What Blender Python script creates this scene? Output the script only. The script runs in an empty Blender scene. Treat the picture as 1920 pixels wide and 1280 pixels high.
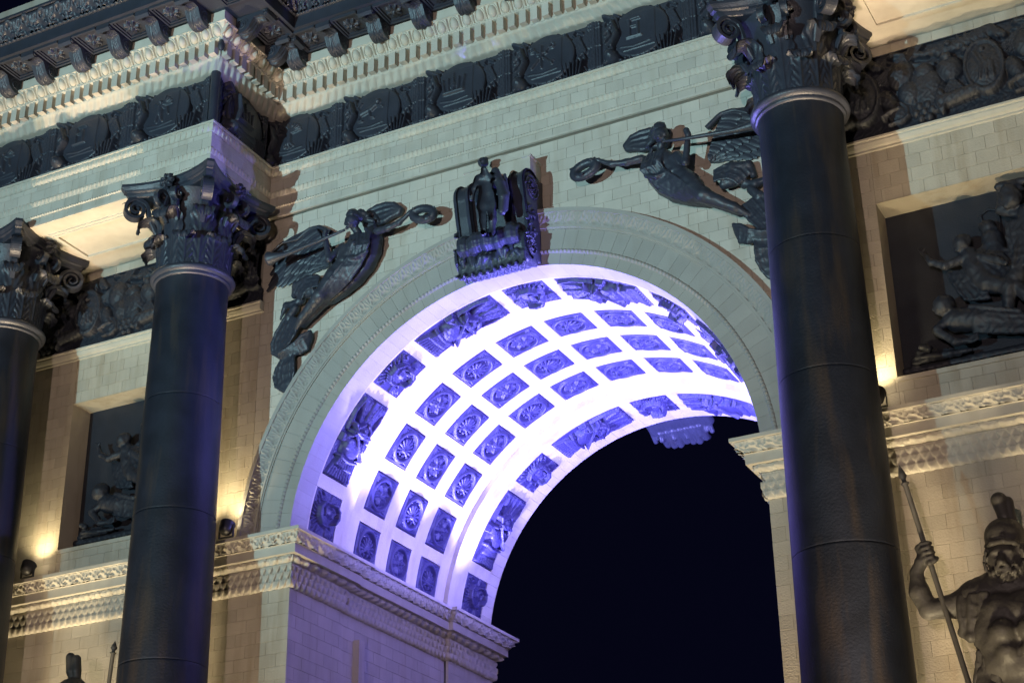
import bpy, math, random
import numpy as np
from mathutils import Vector, Matrix
random.seed(7); RNG = np.random.default_rng(7)
R_ = math.radians
SC = bpy.context.scene
COL = SC.collection

# ------------------------------------------------------------------ camera
CAM_C = np.array([10.927, -21.424, 1.70]); CAM_F = 3188.1
_yaw, _pitch, _roll = -0.469, 0.451, -0.0151
_fw = np.array([math.sin(_yaw)*math.cos(_pitch), math.cos(_yaw)*math.cos(_pitch), math.sin(_pitch)])
_rt = np.array([math.cos(_yaw), -math.sin(_yaw), 0.0]); _up = np.cross(_rt, _fw)
_r2 = _rt*math.cos(_roll)+_up*math.sin(_roll); _u2 = _up*math.cos(_roll)-_rt*math.sin(_roll)
cam = bpy.data.cameras.new('camera'); cam.sensor_width = 36.0; cam.lens = CAM_F/1920*36
cam.clip_start = 0.1; cam.clip_end = 3000
camo = bpy.data.objects.new('camera', cam); COL.objects.link(camo)
camo.matrix_world = Matrix(((_r2[0], _u2[0], -_fw[0], CAM_C[0]), (_r2[1], _u2[1], -_fw[1], CAM_C[1]),
                            (_r2[2], _u2[2], -_fw[2], CAM_C[2]), (0, 0, 0, 1)))
SC.camera = camo
def in_view(P, m=40):
    d = np.asarray(P, float)-CAM_C; w = d@_fw
    x = 960+CAM_F*(d@_r2)/w; y = 640-CAM_F*(d@_u2)/w
    return w > 0 and -m < x < 1920+m and -m < y < 1280+m

# ------------------------------------------------------------------ night sky
wd = bpy.data.worlds.new('World'); SC.world = wd; wd.use_nodes = True
_bg = wd.node_tree.nodes['Background']
_bg.inputs['Color'].default_value = (0.0014, 0.0016, 0.0068, 1); _bg.inputs['Strength'].default_value = 1.0
SC.view_settings.view_transform = 'Standard'; SC.view_settings.look = 'None'
SC.view_settings.exposure = 0; SC.view_settings.gamma = 1
SC.cycles.use_denoising = True
SC.cycles.max_bounces = 6; SC.cycles.diffuse_bounces = 4; SC.cycles.glossy_bounces = 3
SC.cycles.sample_clamp_indirect = 8.0

# ------------------------------------------------------------------ lamps that stand in the square and on the ledges, plus spots added for the keystone
def spot(name, loc, tgt, power, col, cone, blend=0.5, rad=0.1):
    l = bpy.data.lights.new(name, 'SPOT'); l.energy = power; l.color = col
    l.spot_size = R_(cone); l.spot_blend = blend; l.shadow_soft_size = rad
    o = bpy.data.objects.new(name, l); COL.objects.link(o)
    o.location = loc; d = Vector(tgt)-Vector(loc)
    o.rotation_euler = d.to_track_quat('-Z', 'Y').to_euler()
    return o
COOL = (0.49, 0.87, 0.98)
spot('cool_floodlight', (-10, -43, 1.0), (-1.0, 0, 19.8), 66000, COOL, 35, 1.0, 0.12)
spot('dim_floodlight', (11.5, -40, 1.0), (0.5, 0, 13), 14500, (1.0, 0.76, 0.68), 44, 0.6, 0.15)
WARM = (1.0, 0.80, 0.48)
for x in (-7.45, 7.45):
    spot('ground_uplight', (x, -2.35, 0.6), (x, -0.95, 13.5), 6800, WARM, 44, 0.8, 0.12)
    spot('ground_uplight', (x-1.2, -4.6, 0.6), (x, -0.4, 8.6), 3600, WARM, 46, 0.9, 0.6)
    for f in (0.593, 0.846, 1.148):
        spot('pedestal_uplight', (f*x, -0.72, 2.85), (f*x*.98 if f < .7 else (f+.06 if f < 1 else f-.06)*x, -0.30, 12), 2600 if f > .7 else 1700, WARM, 46, 0.9, 0.1)
for x in (-9.5, -5.36, 5.36):
    spot('column_uplight', (x+0.45, -2.5, 2.9), (x+0.05, -1.80, 15.5), 5200, (1.0, 0.74, 0.56), 22, 0.8, 0.1)
VIO = (0.165, 0.150, 1.0); VAULT_C = (0.255, 0.235, 1.0)
for sx in (-1, 1):
    for y in (1.75, 3.4, 5.3):
        spot('vault_lamp', (sx*3.75, y, 10.95), (-sx*1.35, y, 15.9), 2900, VAULT_C, 98, 0.25, 0.1)
    spot('arch_mouth_lamp', (sx*3.72, 0.12, 10.95), (-sx*3.0, -0.6, 14.5), 200, VIO, 120, 0.6, 0.08)
    spot('added_keystone_spot', (sx*3.5, -0.24, 10.98), (0, -0.45, 14.75), 1300 if sx > 0 else 500, VIO, 34, 0.7, 0.06)  # added narrow violet spot, brightens the keystone while sparing the columns
spot('added_keystone_beam', (2.0, -3.0, 0.6), (0.10, -0.42, 14.66), 34000, VIO, 4.4, 1.0, 0.05)  # made-up tight violet beam, only there to lighten the keystone
LEDGE = [(-9.18, -0.26), (-5.02, -0.26), (-5.76, -0.26), (5.76, -0.26), (9.18, -0.26)]
for x, y in LEDGE:
    spot('ledge_lamp', (x, y+0.02, 11.19), (x, 0.02, 12.2), 85, (1.0, 0.82, 0.46), 120, 0.9, 0.04)

# ------------------------------------------------------------------ constants of the building (metres, ground at 0)
W = 0.10            # wall plane
ZS = 10.59          # springing
RA = 4.0            # arch radius
RM = 4.1            # radius of the middle of the vault
DEP = 6.88          # depth of the arch
XR, YR = 4.73, -1.77  # projecting entablature
ZSOF = 16.87        # architrave underside
CX = (-9.5, -5.36, 5.36); CY = -1.19

# ------------------------------------------------------------------ materials
def node_mat(name, base, rough, spec=0.5, metal=0.0, var=0.0, noise=(3.0, 0.12), bump=0.0, bscale=60.0, stain=0.0, tint=None):
    m = bpy.data.materials.new(name); m.use_nodes = True
    nt = m.node_tree; N = nt.nodes; Lk = nt.links
    b = N['Principled BSDF']
    b.inputs['Roughness'].default_value = rough; b.inputs['Specular IOR Level'].default_value = spec
    b.inputs['Metallic'].default_value = metal
    geo = N.new('ShaderNodeNewGeometry')
    n1 = N.new('ShaderNodeTexNoise'); n1.inputs['Scale'].default_value = noise[0]; n1.inputs['Detail'].default_value = 6
    Lk.new(geo.outputs['Position'], n1.inputs['Vector'])
    mr = N.new('ShaderNodeMapRange'); mr.inputs['To Min'].default_value = 1-noise[1]*1.6; mr.inputs['To Max'].default_value = 1+noise[1]*1.6
    Lk.new(n1.outputs['Fac'], mr.inputs['Value'])
    cur = mr.outputs['Result']
    if var:
        oi = N.new('ShaderNodeObjectInfo'); m2 = N.new('ShaderNodeMapRange')
        m2.inputs['To Min'].default_value = 1-var; m2.inputs['To Max'].default_value = 1+var
        Lk.new(oi.outputs['Random'], m2.inputs['Value'])
        mu = N.new('ShaderNodeMath'); mu.operation = 'MULTIPLY'; Lk.new(cur, mu.inputs[0]); Lk.new(m2.outputs['Result'], mu.inputs[1]); cur = mu.outputs[0]
    mix = N.new('ShaderNodeVectorMath'); mix.operation = 'SCALE'; mix.inputs[0].default_value = base
    Lk.new(cur, mix.inputs['Scale']); out = mix.outputs['Vector']
    if stain:
        mp = N.new('ShaderNodeMapping'); mp.inputs['Scale'].default_value = (2.6, 2.6, 0.35); Lk.new(geo.outputs['Position'], mp.inputs['Vector'])
        n2 = N.new('ShaderNodeTexNoise'); n2.inputs['Scale'].default_value = 1.7; n2.inputs['Detail'].default_value = 5; Lk.new(mp.outputs['Vector'], n2.inputs['Vector'])
        rp = N.new('ShaderNodeMapRange'); rp.inputs['From Min'].default_value = 0.5; rp.inputs['From Max'].default_value = 0.75; rp.inputs['To Max'].default_value = stain
        Lk.new(n2.outputs['Fac'], rp.inputs['Value'])
        mc = N.new('ShaderNodeMix'); mc.data_type = 'RGBA'; Lk.new(rp.outputs['Result'], mc.inputs['Factor'])
        Lk.new(out, mc.inputs['A']); mc.inputs['B'].default_value = tint or (base[0]*0.62, base[1]*0.52, base[2]*0.40, 1); out = mc.outputs['Result']
    Lk.new(out, b.inputs['Base Color'])
    if bump:
        n3 = N.new('ShaderNodeTexNoise'); n3.inputs['Scale'].default_value = bscale; n3.inputs['Detail'].default_value = 4; Lk.new(geo.outputs['Position'], n3.inputs['Vector'])
        bp = N.new('ShaderNodeBump'); bp.inputs['Strength'].default_value = bump; bp.inputs['Distance'].default_value = 0.02
        Lk.new(n3.outputs['Fac'], bp.inputs['Height']); Lk.new(bp.outputs['Normal'], b.inputs['Normal'])
    return m
STONE = node_mat('limestone', (0.53, 0.49, 0.42), 0.85, 0.25, var=0.07, noise=(2.2, 0.12), bump=0.3, bscale=45, stain=0.34)
VAULTST = node_mat('vault_limestone', (0.53, 0.49, 0.42), 0.85, 0.2, noise=(2.6, 0.16), bump=0.3, bscale=30, stain=0.5)
STONEP = node_mat('limestone_weathered', (0.50, 0.45, 0.365), 0.88, 0.25, var=0.08, noise=(1.8, 0.14), bump=0.4, bscale=38, stain=0.5)
CARVE = node_mat('carved_limestone', (0.55, 0.51, 0.43), 0.85, 0.25, noise=(5, 0.10), bump=0.15, bscale=70, stain=0.15)
JOINT = node_mat('mortar_joint', (0.31, 0.285, 0.24), 0.95, 0.1)
IRON = node_mat('cast_iron', (0.034, 0.038, 0.054), 0.42, 0.5, noise=(4, 0.2), bump=0.25, bscale=40, stain=0.25, tint=(0.045, 0.042, 0.042, 1))
BRONZE = node_mat('statue_bronze', (0.068, 0.064, 0.060), 0.52, 0.38, noise=(5, 0.22), bump=0.25, bscale=40, stain=0.3, tint=(0.05, 0.046, 0.042, 1))
LIT_PLAQUE = node_mat('violet_lit_iron', (0.044, 0.041, 0.108), 0.46, 0.40, noise=(4, 0.15), bump=0.2, bscale=40)  # same cast iron, lighter and bluer: violet lamp light put into the colour
RINGST = node_mat('ring_limestone', (0.365, 0.35, 0.32), 0.85, 0.25, var=0.05, noise=(2.2, 0.08), bump=0.25, bscale=45, stain=0.16)
SHADED_IRON = node_mat('shaded_panel_iron', (0.023, 0.026, 0.037), 0.52, 0.36, noise=(4, 0.2), bump=0.25, bscale=40, stain=0.2, tint=(0.035, 0.033, 0.033, 1))  # darker copy of the cast iron, shade on the reliefs put into its colour
SHAFT = node_mat('column_iron', (0.0122, 0.0157, 0.0255), 0.50, 0.30, noise=(2.4, 0.42), bump=0.16, bscale=30, stain=0.95, tint=(0.040, 0.032, 0.027, 1))
LAMPB = node_mat('lamp_housing', (0.03, 0.03, 0.03), 0.45, 0.5)
PAVE = node_mat('paving', (0.10, 0.10, 0.10), 0.8, 0.3, noise=(1.5, 0.2))
def emit(name, col, s):
    m = bpy.data.materials.new(name); m.use_nodes = True
    b = m.node_tree.nodes['Principled BSDF']; b.inputs['Emission Color'].default_value = (*col, 1); b.inputs['Emission Strength'].default_value = s
    b.inputs['Base Color'].default_value = (*col, 1)
    return m
GLOW = emit('lit_lens', (1.0, 0.85, 0.55), 14)

# ------------------------------------------------------------------ object helpers
WM = {}
def mesh(name, V, F, smooth=False):
    me = bpy.data.meshes.new(name)
    V = np.asarray(V, np.float32)
    if isinstance(F, np.ndarray):
        k = F.shape[1]
        me.vertices.add(len(V)); me.vertices.foreach_set('co', V.ravel())
        me.loops.add(F.size); me.loops.foreach_set('vertex_index', F.astype(np.int32).ravel())
        me.polygons.add(len(F)); me.polygons.foreach_set('loop_start', np.arange(0, F.size, k, dtype=np.int32))
        me.update(calc_edges=True)
    else:
        me.from_pydata([tuple(map(float, v)) for v in V], [], [tuple(map(int, f)) for f in F]); me.update()
    if smooth: me.shade_smooth()
    else: me.shade_flat()
    return me
I4 = Matrix.Identity(4)
def ob(name, me, mat, parent=None, M=None, label=None, kind=None):
    if mat is not None and not me.materials: me.materials.append(mat)
    o = bpy.data.objects.new(name, me); COL.objects.link(o)
    M = M if M is not None else I4
    if parent is not None:
        o.parent = parent; o.matrix_parent_inverse = WM[parent.name].inverted()
    o.matrix_basis = M; WM[o.name] = M.copy()
    if label: o['label'] = label
    if kind: o['kind'] = kind
    return o
def thing(name, label, cat, loc=(0, 0, 0), group=None):
    o = bpy.data.objects.new(name, None); COL.objects.link(o); o.location = loc; o.empty_display_size = 0.2
    o['label'] = label; o['category'] = cat
    if group: o['group'] = group
    WM[o.name] = Matrix.Translation(loc); return o
def tag(o, label, cat, group=None):
    o['label'] = label; o['category'] = cat
    if group: o['group'] = group
    return o
class MB:
    def __init__(s): s.V = []; s.F = []
    def add(s, V, F):
        n = len(s.V); s.V += [tuple(v) for v in V]; s.F += [tuple(i+n for i in f) for f in F]; return s
    def box(s, x0, x1, y0, y1, z0, z1):
        return s.add([(x0, y0, z0), (x1, y0, z0), (x1, y1, z0), (x0, y1, z0), (x0, y0, z1), (x1, y0, z1), (x1, y1, z1), (x0, y1, z1)],
                     [(0, 3, 2, 1), (4, 5, 6, 7), (0, 1, 5, 4), (1, 2, 6, 5), (2, 3, 7, 6), (3, 0, 4, 7)])
    def grid(s, P, cu=False, cv=False):
        V, F = gridvf(P, cu, cv); return s.add(V, F.tolist())
    def mesh(s, name, smooth=False): return mesh(name, s.V, s.F, smooth)
def gridvf(P, cu=False, cv=False):
    P = np.asarray(P, float); nu, nv = P.shape[:2]
    I = np.arange(nu*nv).reshape(nu, nv)
    if cu: I = np.vstack([I, I[:1]])
    if cv: I = np.hstack([I, I[:, :1]])
    F = np.stack([I[:-1, :-1], I[1:, :-1], I[1:, 1:], I[:-1, 1:]], -1).reshape(-1, 4)
    return P.reshape(-1, 3), F
def gmesh(name, P, cu=False, cv=False, smooth=True):
    V, F = gridvf(P, cu, cv); return mesh(name, V, F, smooth)
def join(L):
    V = []; F = []; n = 0
    for v, f in L: V.append(v); F.append(f+n); n += len(v)
    return np.vstack(V), np.vstack(F)
def lmesh(name, P): return gmesh(name, P, cu=True)
def lathe(prof, n=48, c=(0, 0)):
    t = np.linspace(0, 2*math.pi, n, endpoint=False); prof = np.asarray(prof, float)
    P = np.zeros((n, len(prof), 3))
    P[..., 0] = c[0]+np.cos(t)[:, None]*prof[:, 0]; P[..., 1] = c[1]+np.sin(t)[:, None]*prof[:, 0]; P[..., 2] = prof[:, 1]
    return P
def tubep(pts, rad, n=10, flat=1.0, up=(0, 0, 1)):
    pts = np.asarray(pts, float); rad = np.broadcast_to(np.asarray(rad, float), (len(pts),))
    T = np.gradient(pts, axis=0); T /= np.linalg.norm(T, axis=1)[:, None]+1e-9
    u = np.cross(T, np.asarray(up, float)); bad = np.linalg.norm(u, axis=1) < 1e-3; u[bad] = np.cross(T[bad], (1, 0, 0.01)); u /= np.linalg.norm(u, axis=1)[:, None]
    v = np.cross(u, T)
    a = np.linspace(0, 2*math.pi, n, endpoint=False)
    P = pts[:, None, :]+rad[:, None, None]*(np.cos(a)[None, :, None]*u[:, None, :]*flat+np.sin(a)[None, :, None]*v[:, None, :])
    return P
def capped_tube(name, pts, rad, n=10, **k):
    P = tubep(pts, rad, n, **k); V, F = gridvf(P, cv=True); mb = MB().add(V, F.tolist())
    m = len(P); mb.F.append(tuple(range(n))[::-1]); mb.F.append(tuple((m-1)*n+i for i in range(n)))
    return mb.mesh(name, True)
def resample(P, m):
    P = np.asarray(P, float); d = np.r_[0, np.cumsum(np.linalg.norm(np.diff(P, axis=0), axis=1))]
    t = np.linspace(0, d[-1], m)
    return np.stack([np.interp(t, d, P[:, i]) for i in range(P.shape[1])], -1)

# sweep of a profile [(out, z)...] along a plan path, mitred; orn(s, j)-> (d_out, d_z)
def sweep(path, prof, orn=None, ds=0.5, nv=None):
    path = np.asarray(path, float); prof = np.asarray(prof, float)
    if nv: prof = resample(prof, nv)
    D = np.diff(path, axis=0); Ls = np.linalg.norm(D, axis=1); T = D/Ls[:, None]; Nn = np.stack([T[:, 1], -T[:, 0]], -1)
    off = [Nn[0]]+[Nn[i-1]+Nn[i] for i in range(1, len(D))]+[Nn[-1]]
    out = []
    for i in range(len(D)):
        n = max(2, int(Ls[i]/ds)+1); t = np.linspace(0, 1, n)[:, None]
        dl = np.broadcast_to(prof[:, 0][None, :], (n, len(prof))).copy(); dz = np.broadcast_to(prof[:, 1][None, :], (n, len(prof))).copy()
        if orn:
            s = np.broadcast_to(t*Ls[i], dl.shape); v = np.broadcast_to(np.linspace(0, 1, len(prof))[None, :], dl.shape)
            a, b = orn(s, v); dl += a; dz += b
        o = off[i][None, None, :]*(1-t[..., None])+off[i+1][None, None, :]*t[..., None]
        p = path[i][None, None, :]*(1-t[..., None])+path[i+1][None, None, :]*t[..., None]
        P = np.zeros((n, len(prof), 3)); P[..., :2] = p+o*dl[..., None]; P[..., 2] = dz
        out.append(gridvf(P))
    return join(out)
def leaf_orn(pitch, amp, pz=0.0):      # row of leaves: rounded tips with a deep furrow between and a midrib
    def f(s, v):
        u = (s/pitch) % 1.0*2-1; edge = 1-0.45*v**2
        w = np.clip(1-(np.abs(u)/edge)**3, 0, 1); rib = np.exp(-(u/0.12)**2)*0.35; vein = 0.12*np.cos(9*np.abs(u)+7*v)
        return amp*(w*np.sin(np.pi*np.clip(v, 0.03, 0.97))**0.6*(0.8+rib+vein)-0.25), 0*s
    return f
def egg_orn(pitch, amp):
    def f(s, v):
        u = ((s/pitch) % 1.0*2-1); q = (u/0.62)**2+((v-0.45)/0.5)**2
        e = np.sqrt(np.clip(1-q, 0, 1)); ring = np.exp(-((np.sqrt(q)-1.22)/0.12)**2)*0.5
        dart = np.exp(-((np.abs(u)-1)/0.09)**2)*0.5*np.sin(np.pi*v)
        return amp*(e+ring+dart-0.3), 0*s
    return f
def bead_orn(pitch, amp):
    def f(s, v):
        return amp*(np.abs(np.sin(np.pi*s/pitch))**0.7-0.5)*np.sin(np.pi*v), 0*s
    return f
def scale_orn(pitch, amp, nr=3):       # overlapping scales in staggered rows
    def f(s, v):
        r = np.floor(v*nr*.999); w = v*nr-r; u = ((s/pitch+.5*(r % 2)) % 1.0)*2-1
        edge = np.clip(1.0-(np.hypot(u*.95, (w-1.0)*1.02)), -.2, 1); rib = np.exp(-(u/.13)**2)*.25
        return amp*(np.clip(edge*2.2, -.35, .8)*(.75+rib)+.3*np.exp(-((np.hypot(u, (w-1))-.8)/.12)**2)), 0*s
    return f
def mix_orn(pitch, amp):               # palmette row
    def f(s, v):
        u = (s/pitch) % 1.0*2-1; r = np.hypot(u, (v-0.1)*1.3); th = np.arctan2(v-0.05, u+1e-6)
        fan = np.clip(1.15-r, 0, 1)*(0.6+0.4*np.cos(9*th)); sc = np.exp(-((np.hypot(np.abs(u)-0.95, v-0.7)-0.25)/0.1)**2)*0.6
        return amp*(np.minimum(fan*1.6, 1)+sc-0.3), 0*s
    return f

# ------------------------------------------------------------------ stone blocks
def unit_block():
    c = 0.006; V = [(0, 1, 0), (1, 1, 0), (1, 1, 1), (0, 1, 1), (0, .03, 0), (1, .03, 0), (1, .03, 1), (0, .03, 1),
                    (c, 0, c*1.6), (1-c, 0, c*1.6), (1-c, 0, 1-c*1.6), (c, 0, 1-c*1.6)]
    F = [(0, 1, 5, 4), (1, 2, 6, 5), (2, 3, 7, 6), (3, 0, 4, 7), (4, 5, 9, 8), (5, 6, 10, 9), (6, 7, 11, 10), (7, 4, 8, 11), (8, 9, 10, 11), (0, 3, 2, 1)]
    return np.array(V, float), np.array(F)
UBV, UBF = unit_block(); UBM = {}
def place_blocks(parent, mats, mat, cap=300, name='stone'):
    """mats: matrices of the unit block; the largest in view become parts, the rest one joined part"""
    if mat.name not in UBM:
        UBM[mat.name] = mesh('stone_block', UBV, UBF); UBM[mat.name].materials.append(mat)
    C = [np.array(m @ Vector((.5, 0, .5))) for m in mats]
    order = sorted(range(len(mats)), key=lambda i: (not in_view(C[i]), np.linalg.norm(C[i]-CAM_C)))
    for i in order[:cap]: ob(name, UBM[mat.name], None, parent, mats[i])
    rest = [(np.c_[UBV, np.ones(12)]@np.array(mats[i]).T[:, :3], UBF) for i in order[cap:]]
    if rest:
        V, F = join(rest); ob('far_stonework', mesh('far_stonework', V, F), mat, parent, kind='stuff')
def courses(o, e1, e2, u0, u1, zrows, blen, keep=None, g=0.002, jit=0.0004, depth=0.06, phase=0.0):
    """rows of blocks on a plane: o + u*e1 + z*Z, front face turned to -e2"""
    out = []; e1 = Vector(e1); e2 = Vector(e2); o = Vector(o)
    for r, (z0, z1) in enumerate(zrows):
        u = u0-((r*0.5+phase) % 1.0)*blen
        while u < u1-0.02:
            L = blen; a = max(u, u0); b = min(u+L, u1)
            if b-a > 0.03 and (keep is None or keep(a, b, z0, z1)):
                j = random.uniform(-jit, jit); p = o+e1*(a+g)+e2*j+Vector((0, 0, z0+g))
                M = Matrix.Identity(4); L2 = b-a-2*g; H = z1-z0-2*g
                for i in range(3): M[i][0] = e1[i]*L2; M[i][1] = e2[i]*depth; M[i][2] = (0, 0, H)[i]; M[i][3] = p[i]
                out.append(M)
            u += L
    return out
def rows(z0, z1, h):
    n = max(1, round((z1-z0)/h)); q = (z1-z0)/n
    return [(z0+i*q, z0+(i+1)*q) for i in range(n)]

# ------------------------------------------------------------------ relief (height field) and solid sculpture (distance field)
class Relief:
    def __init__(s, w, h, nx, ny):
        s.w, s.h = w, h; x = np.linspace(-w/2, w/2, nx); y = np.linspace(-h/2, h/2, ny)
        s.X, s.Y = np.meshgrid(x, y, indexing='ij'); s.H = np.zeros_like(s.X)
    def put(s, v, m=None): s.H = np.maximum(s.H, v); return s
    def stroke(s, pts, r, h, base=0.0, p=0.5):
        pts = np.asarray(pts, float); r = np.broadcast_to(np.asarray(r, float), (len(pts),)); best = np.full(s.X.shape, -1.0)
        for (a, b, ra, rb) in zip(pts[:-1], pts[1:], r[:-1], r[1:]):
            d = b-a; L = d@d+1e-12; t = np.clip(((s.X-a[0])*d[0]+(s.Y-a[1])*d[1])/L, 0, 1)
            q = np.hypot(s.X-a[0]-t*d[0], s.Y-a[1]-t*d[1])/(ra+(rb-ra)*t); best = np.maximum(best, 1-q*q)
        return s.put(np.where(best > 0, base+h*np.clip(best, 0, 1)**p, 0))
    def dome(s, c, rx, ry, h, ang=0.0, base=0.0, p=0.5):
        ca, sa = math.cos(ang), math.sin(ang); u = (s.X-c[0])*ca+(s.Y-c[1])*sa; v = -(s.X-c[0])*sa+(s.Y-c[1])*ca
        q = 1-(u/rx)**2-(v/ry)**2
        return s.put(np.where(q > 0, base+h*np.clip(q, 0, 1)**p, 0))
    def ring(s, c, rx, ry, wd, h, base=0.0, ang=0.0):
        ca, sa = math.cos(ang), math.sin(ang); u = (s.X-c[0])*ca+(s.Y-c[1])*sa; v = -(s.X-c[0])*sa+(s.Y-c[1])*ca
        q = 1-((np.hypot(u/rx, v/ry)-1)*min(rx, ry)/wd)**2
        return s.put(np.where(q > 0, base+h*np.clip(q, 0, 1)**.5, 0))
    def rect(s, c, w, h, z, ang=0.0, bev=0.01, base=0.0):
        ca, sa = math.cos(ang), math.sin(ang); u = np.abs((s.X-c[0])*ca+(s.Y-c[1])*sa)-w/2; v = np.abs(-(s.X-c[0])*sa+(s.Y-c[1])*ca)-h/2
        d = np.maximum(u, v); return s.put(np.where(d < 0, base+z*np.clip(-d/bev, 0, 1), 0))
    def fan(s, c, r, a0, a1, n, h, wd, base=0.0):
        for i in range(n):
            a = a0+(a1-a0)*i/(n-1); s.stroke([c, (c[0]+r*math.cos(a), c[1]+r*math.sin(a))], [wd*.4, wd], h, base)
        return s
    def folds(s, A, B, n, r, h, base=0.0):
        A = resample(A, 6); B = resample(B, 6)
        for i in range(n):
            t = i/(n-1); s.stroke(A*(1-t)+B*t, r, h*(0.75+0.25*math.cos(i*2.1)), base)
        return s
    def rough(s, amp, sc=40): s.H = s.H+amp*np.sin(s.X*sc+1.3*np.sin(s.Y*sc*.7))*np.sin(s.Y*sc*.9+np.sin(s.X*sc*.8))*(s.H > 1e-4); return s
class Sculpt:
    def __init__(s, lo, hi, res):
        s.lo = np.array(lo, float); s.res = res; n = np.ceil((np.array(hi)-s.lo)/res).astype(int)+1
        s.F = np.full(n, 1.0, np.float32); s.n = n
    def _box(s, lo, hi):
        a = np.clip(np.floor((lo-s.lo)/s.res).astype(int), 0, s.n-1); b = np.clip(np.ceil((hi-s.lo)/s.res).astype(int)+1, 1, s.n)
        sl = tuple(slice(i, j) for i, j in zip(a, b)); ax = [s.lo[i]+s.res*np.arange(a[i], b[i]) for i in range(3)]
        return sl, np.meshgrid(*ax, indexing='ij', sparse=True)
    def _mix(s, sl, d, k, sub=False):
        f = s.F[sl]
        if sub:
            h = np.maximum(k-np.abs(f+d), 0)/k; s.F[sl] = np.maximum(f, -d)+h*h*k*.25
        else:
            h = np.maximum(k-np.abs(f-d), 0)/k; s.F[sl] = np.minimum(f, d)-h*h*k*.25
    def seg(s, a, b, ra, rb, k=0.03, sub=False):
        a = np.array(a, float); b = np.array(b, float); m = max(ra, rb)+k+0.06
        sl, (X, Y, Z) = s._box(np.minimum(a, b)-m, np.maximum(a, b)+m)
        if 0 in s.F[sl].shape: return s
        d = b-a; L = d@d
        t = np.clip(((X-a[0])*d[0]+(Y-a[1])*d[1]+(Z-a[2])*d[2])/L, 0, 1) if L > 1e-9 else 0.0
        q = np.sqrt((X-a[0]-t*d[0])**2+(Y-a[1]-t*d[1])**2+(Z-a[2]-t*d[2])**2)-(ra+(rb-ra)*t)
        s._mix(sl, q.astype(np.float32), k, sub); return s
    def tube(s, pts, r, k=0.03):
        r = np.broadcast_to(np.asarray(r, float), (len(pts),))
        if len(pts) == 1: return s.seg(pts[0], pts[0], r[0], r[0], k)
        for i in range(len(pts)-1): s.seg(pts[i], pts[i+1], r[i], r[i+1], k)
        return s
    def sheet(s, A, B, n, r, k=0.012):
        m = max(len(A), len(B))+1; A = resample(A, m); B = resample(B, m)
        for i in range(2*n-1):
            t = i/(2*n-2); P = A*(1-t)+B*t
            if i % 2: P = P+np.array([0, r*.55, 0])
            else: P = P+np.array([0, -r*.25*math.cos(i*1.7), 0])
            s.tube(P, r*(0.9 if i % 2 else 1.0), k)
        return s
    def noise(s, amp, k):
        sl, (X, Y, Z) = s._box(s.lo, s.lo+s.n*s.res)
        s.F += (amp*np.sin(k*X+1.7*np.sin(k*.6*Z))*np.sin(k*.8*Z+1.5*np.sin(k*.7*X+k*.5*Y))).astype(np.float32); return s
    def spec(s, L):
        for e in L:
            if e[0] == 'tube': s.tube(e[1], e[2])
            else: s.sheet(*e[1:])
        return s
    def mesh(s, name):
        F = s.F; S = F < 0; n = np.array(F.shape)-1
        acc = np.zeros((*n, 3), np.float32); cnt = np.zeros(n, np.float32)
        for ax in range(3):
            o = [a for a in range(3) if a != ax]
            for p in (0, 1):
                for q in (0, 1):
                    a = [None]*3; b = [None]*3
                    a[ax] = slice(0, n[ax]); b[ax] = slice(1, n[ax]+1)
                    for d, v in ((o[0], p), (o[1], q)): a[d] = b[d] = slice(v, v+n[d])
                    f0 = F[tuple(a)]; f1 = F[tuple(b)]; c = (f0 < 0) != (f1 < 0)
                    t = np.where(c, f0/np.where(c, f0-f1, 1), 0)
                    acc[..., ax] += t*c; acc[..., o[0]] += p*c; acc[..., o[1]] += q*c; cnt += c
        act = cnt > 0; idx = np.full(n, -1, np.int64); idx[act] = np.arange(act.sum())
        V = (np.argwhere(act)+acc[act]/cnt[act][:, None])*s.res+s.lo
        Fs = []
        for ax in range(3):
            o = [a for a in range(3) if a != ax]
            a = [None]*3; b = [None]*3
            a[ax] = slice(0, n[ax]); b[ax] = slice(1, n[ax]+1)
            for d in o: a[d] = b[d] = slice(1, n[d])
            s0 = S[tuple(a)]; s1 = S[tuple(b)]
            def ci(p, q):
                e = [None]*3; e[ax] = slice(0, n[ax]); e[o[0]] = slice(1-p, n[o[0]]-p); e[o[1]] = slice(1-q, n[o[1]]-q); return idx[tuple(e)]
            Q = np.stack([ci(1, 1), ci(0, 1), ci(0, 0), ci(1, 0)], -1)
            c1 = s0 & ~s1; c2 = ~s0 & s1
            if ax == 1: c1, c2 = c2, c1
            Fs += [Q[c1], Q[c2][:, ::-1]]
        return mesh(name, V, np.vstack(Fs), True)
WING_C=[
 ("sheet",[(-2.745, 0.0, 16.342), (-2.56, -0.02, 16.431), (-2.35, -0.03, 16.467), (-2.104, -0.02, 16.409), (-2.005, 0.0, 16.308)],[(-2.675, 0.0, 16.121), (-2.443, -0.02, 16.14), (-2.28, -0.03, 16.152), (-2.131, -0.02, 16.218), (-2.035, 0.0, 16.239)],7, 0.05),
 ("sheet",[(-2.711, -0.05, 16.245), (-2.504, -0.08, 16.297)],[(-2.644, -0.05, 16.103), (-2.406, -0.08, 16.146)],4, 0.045),
]
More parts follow.
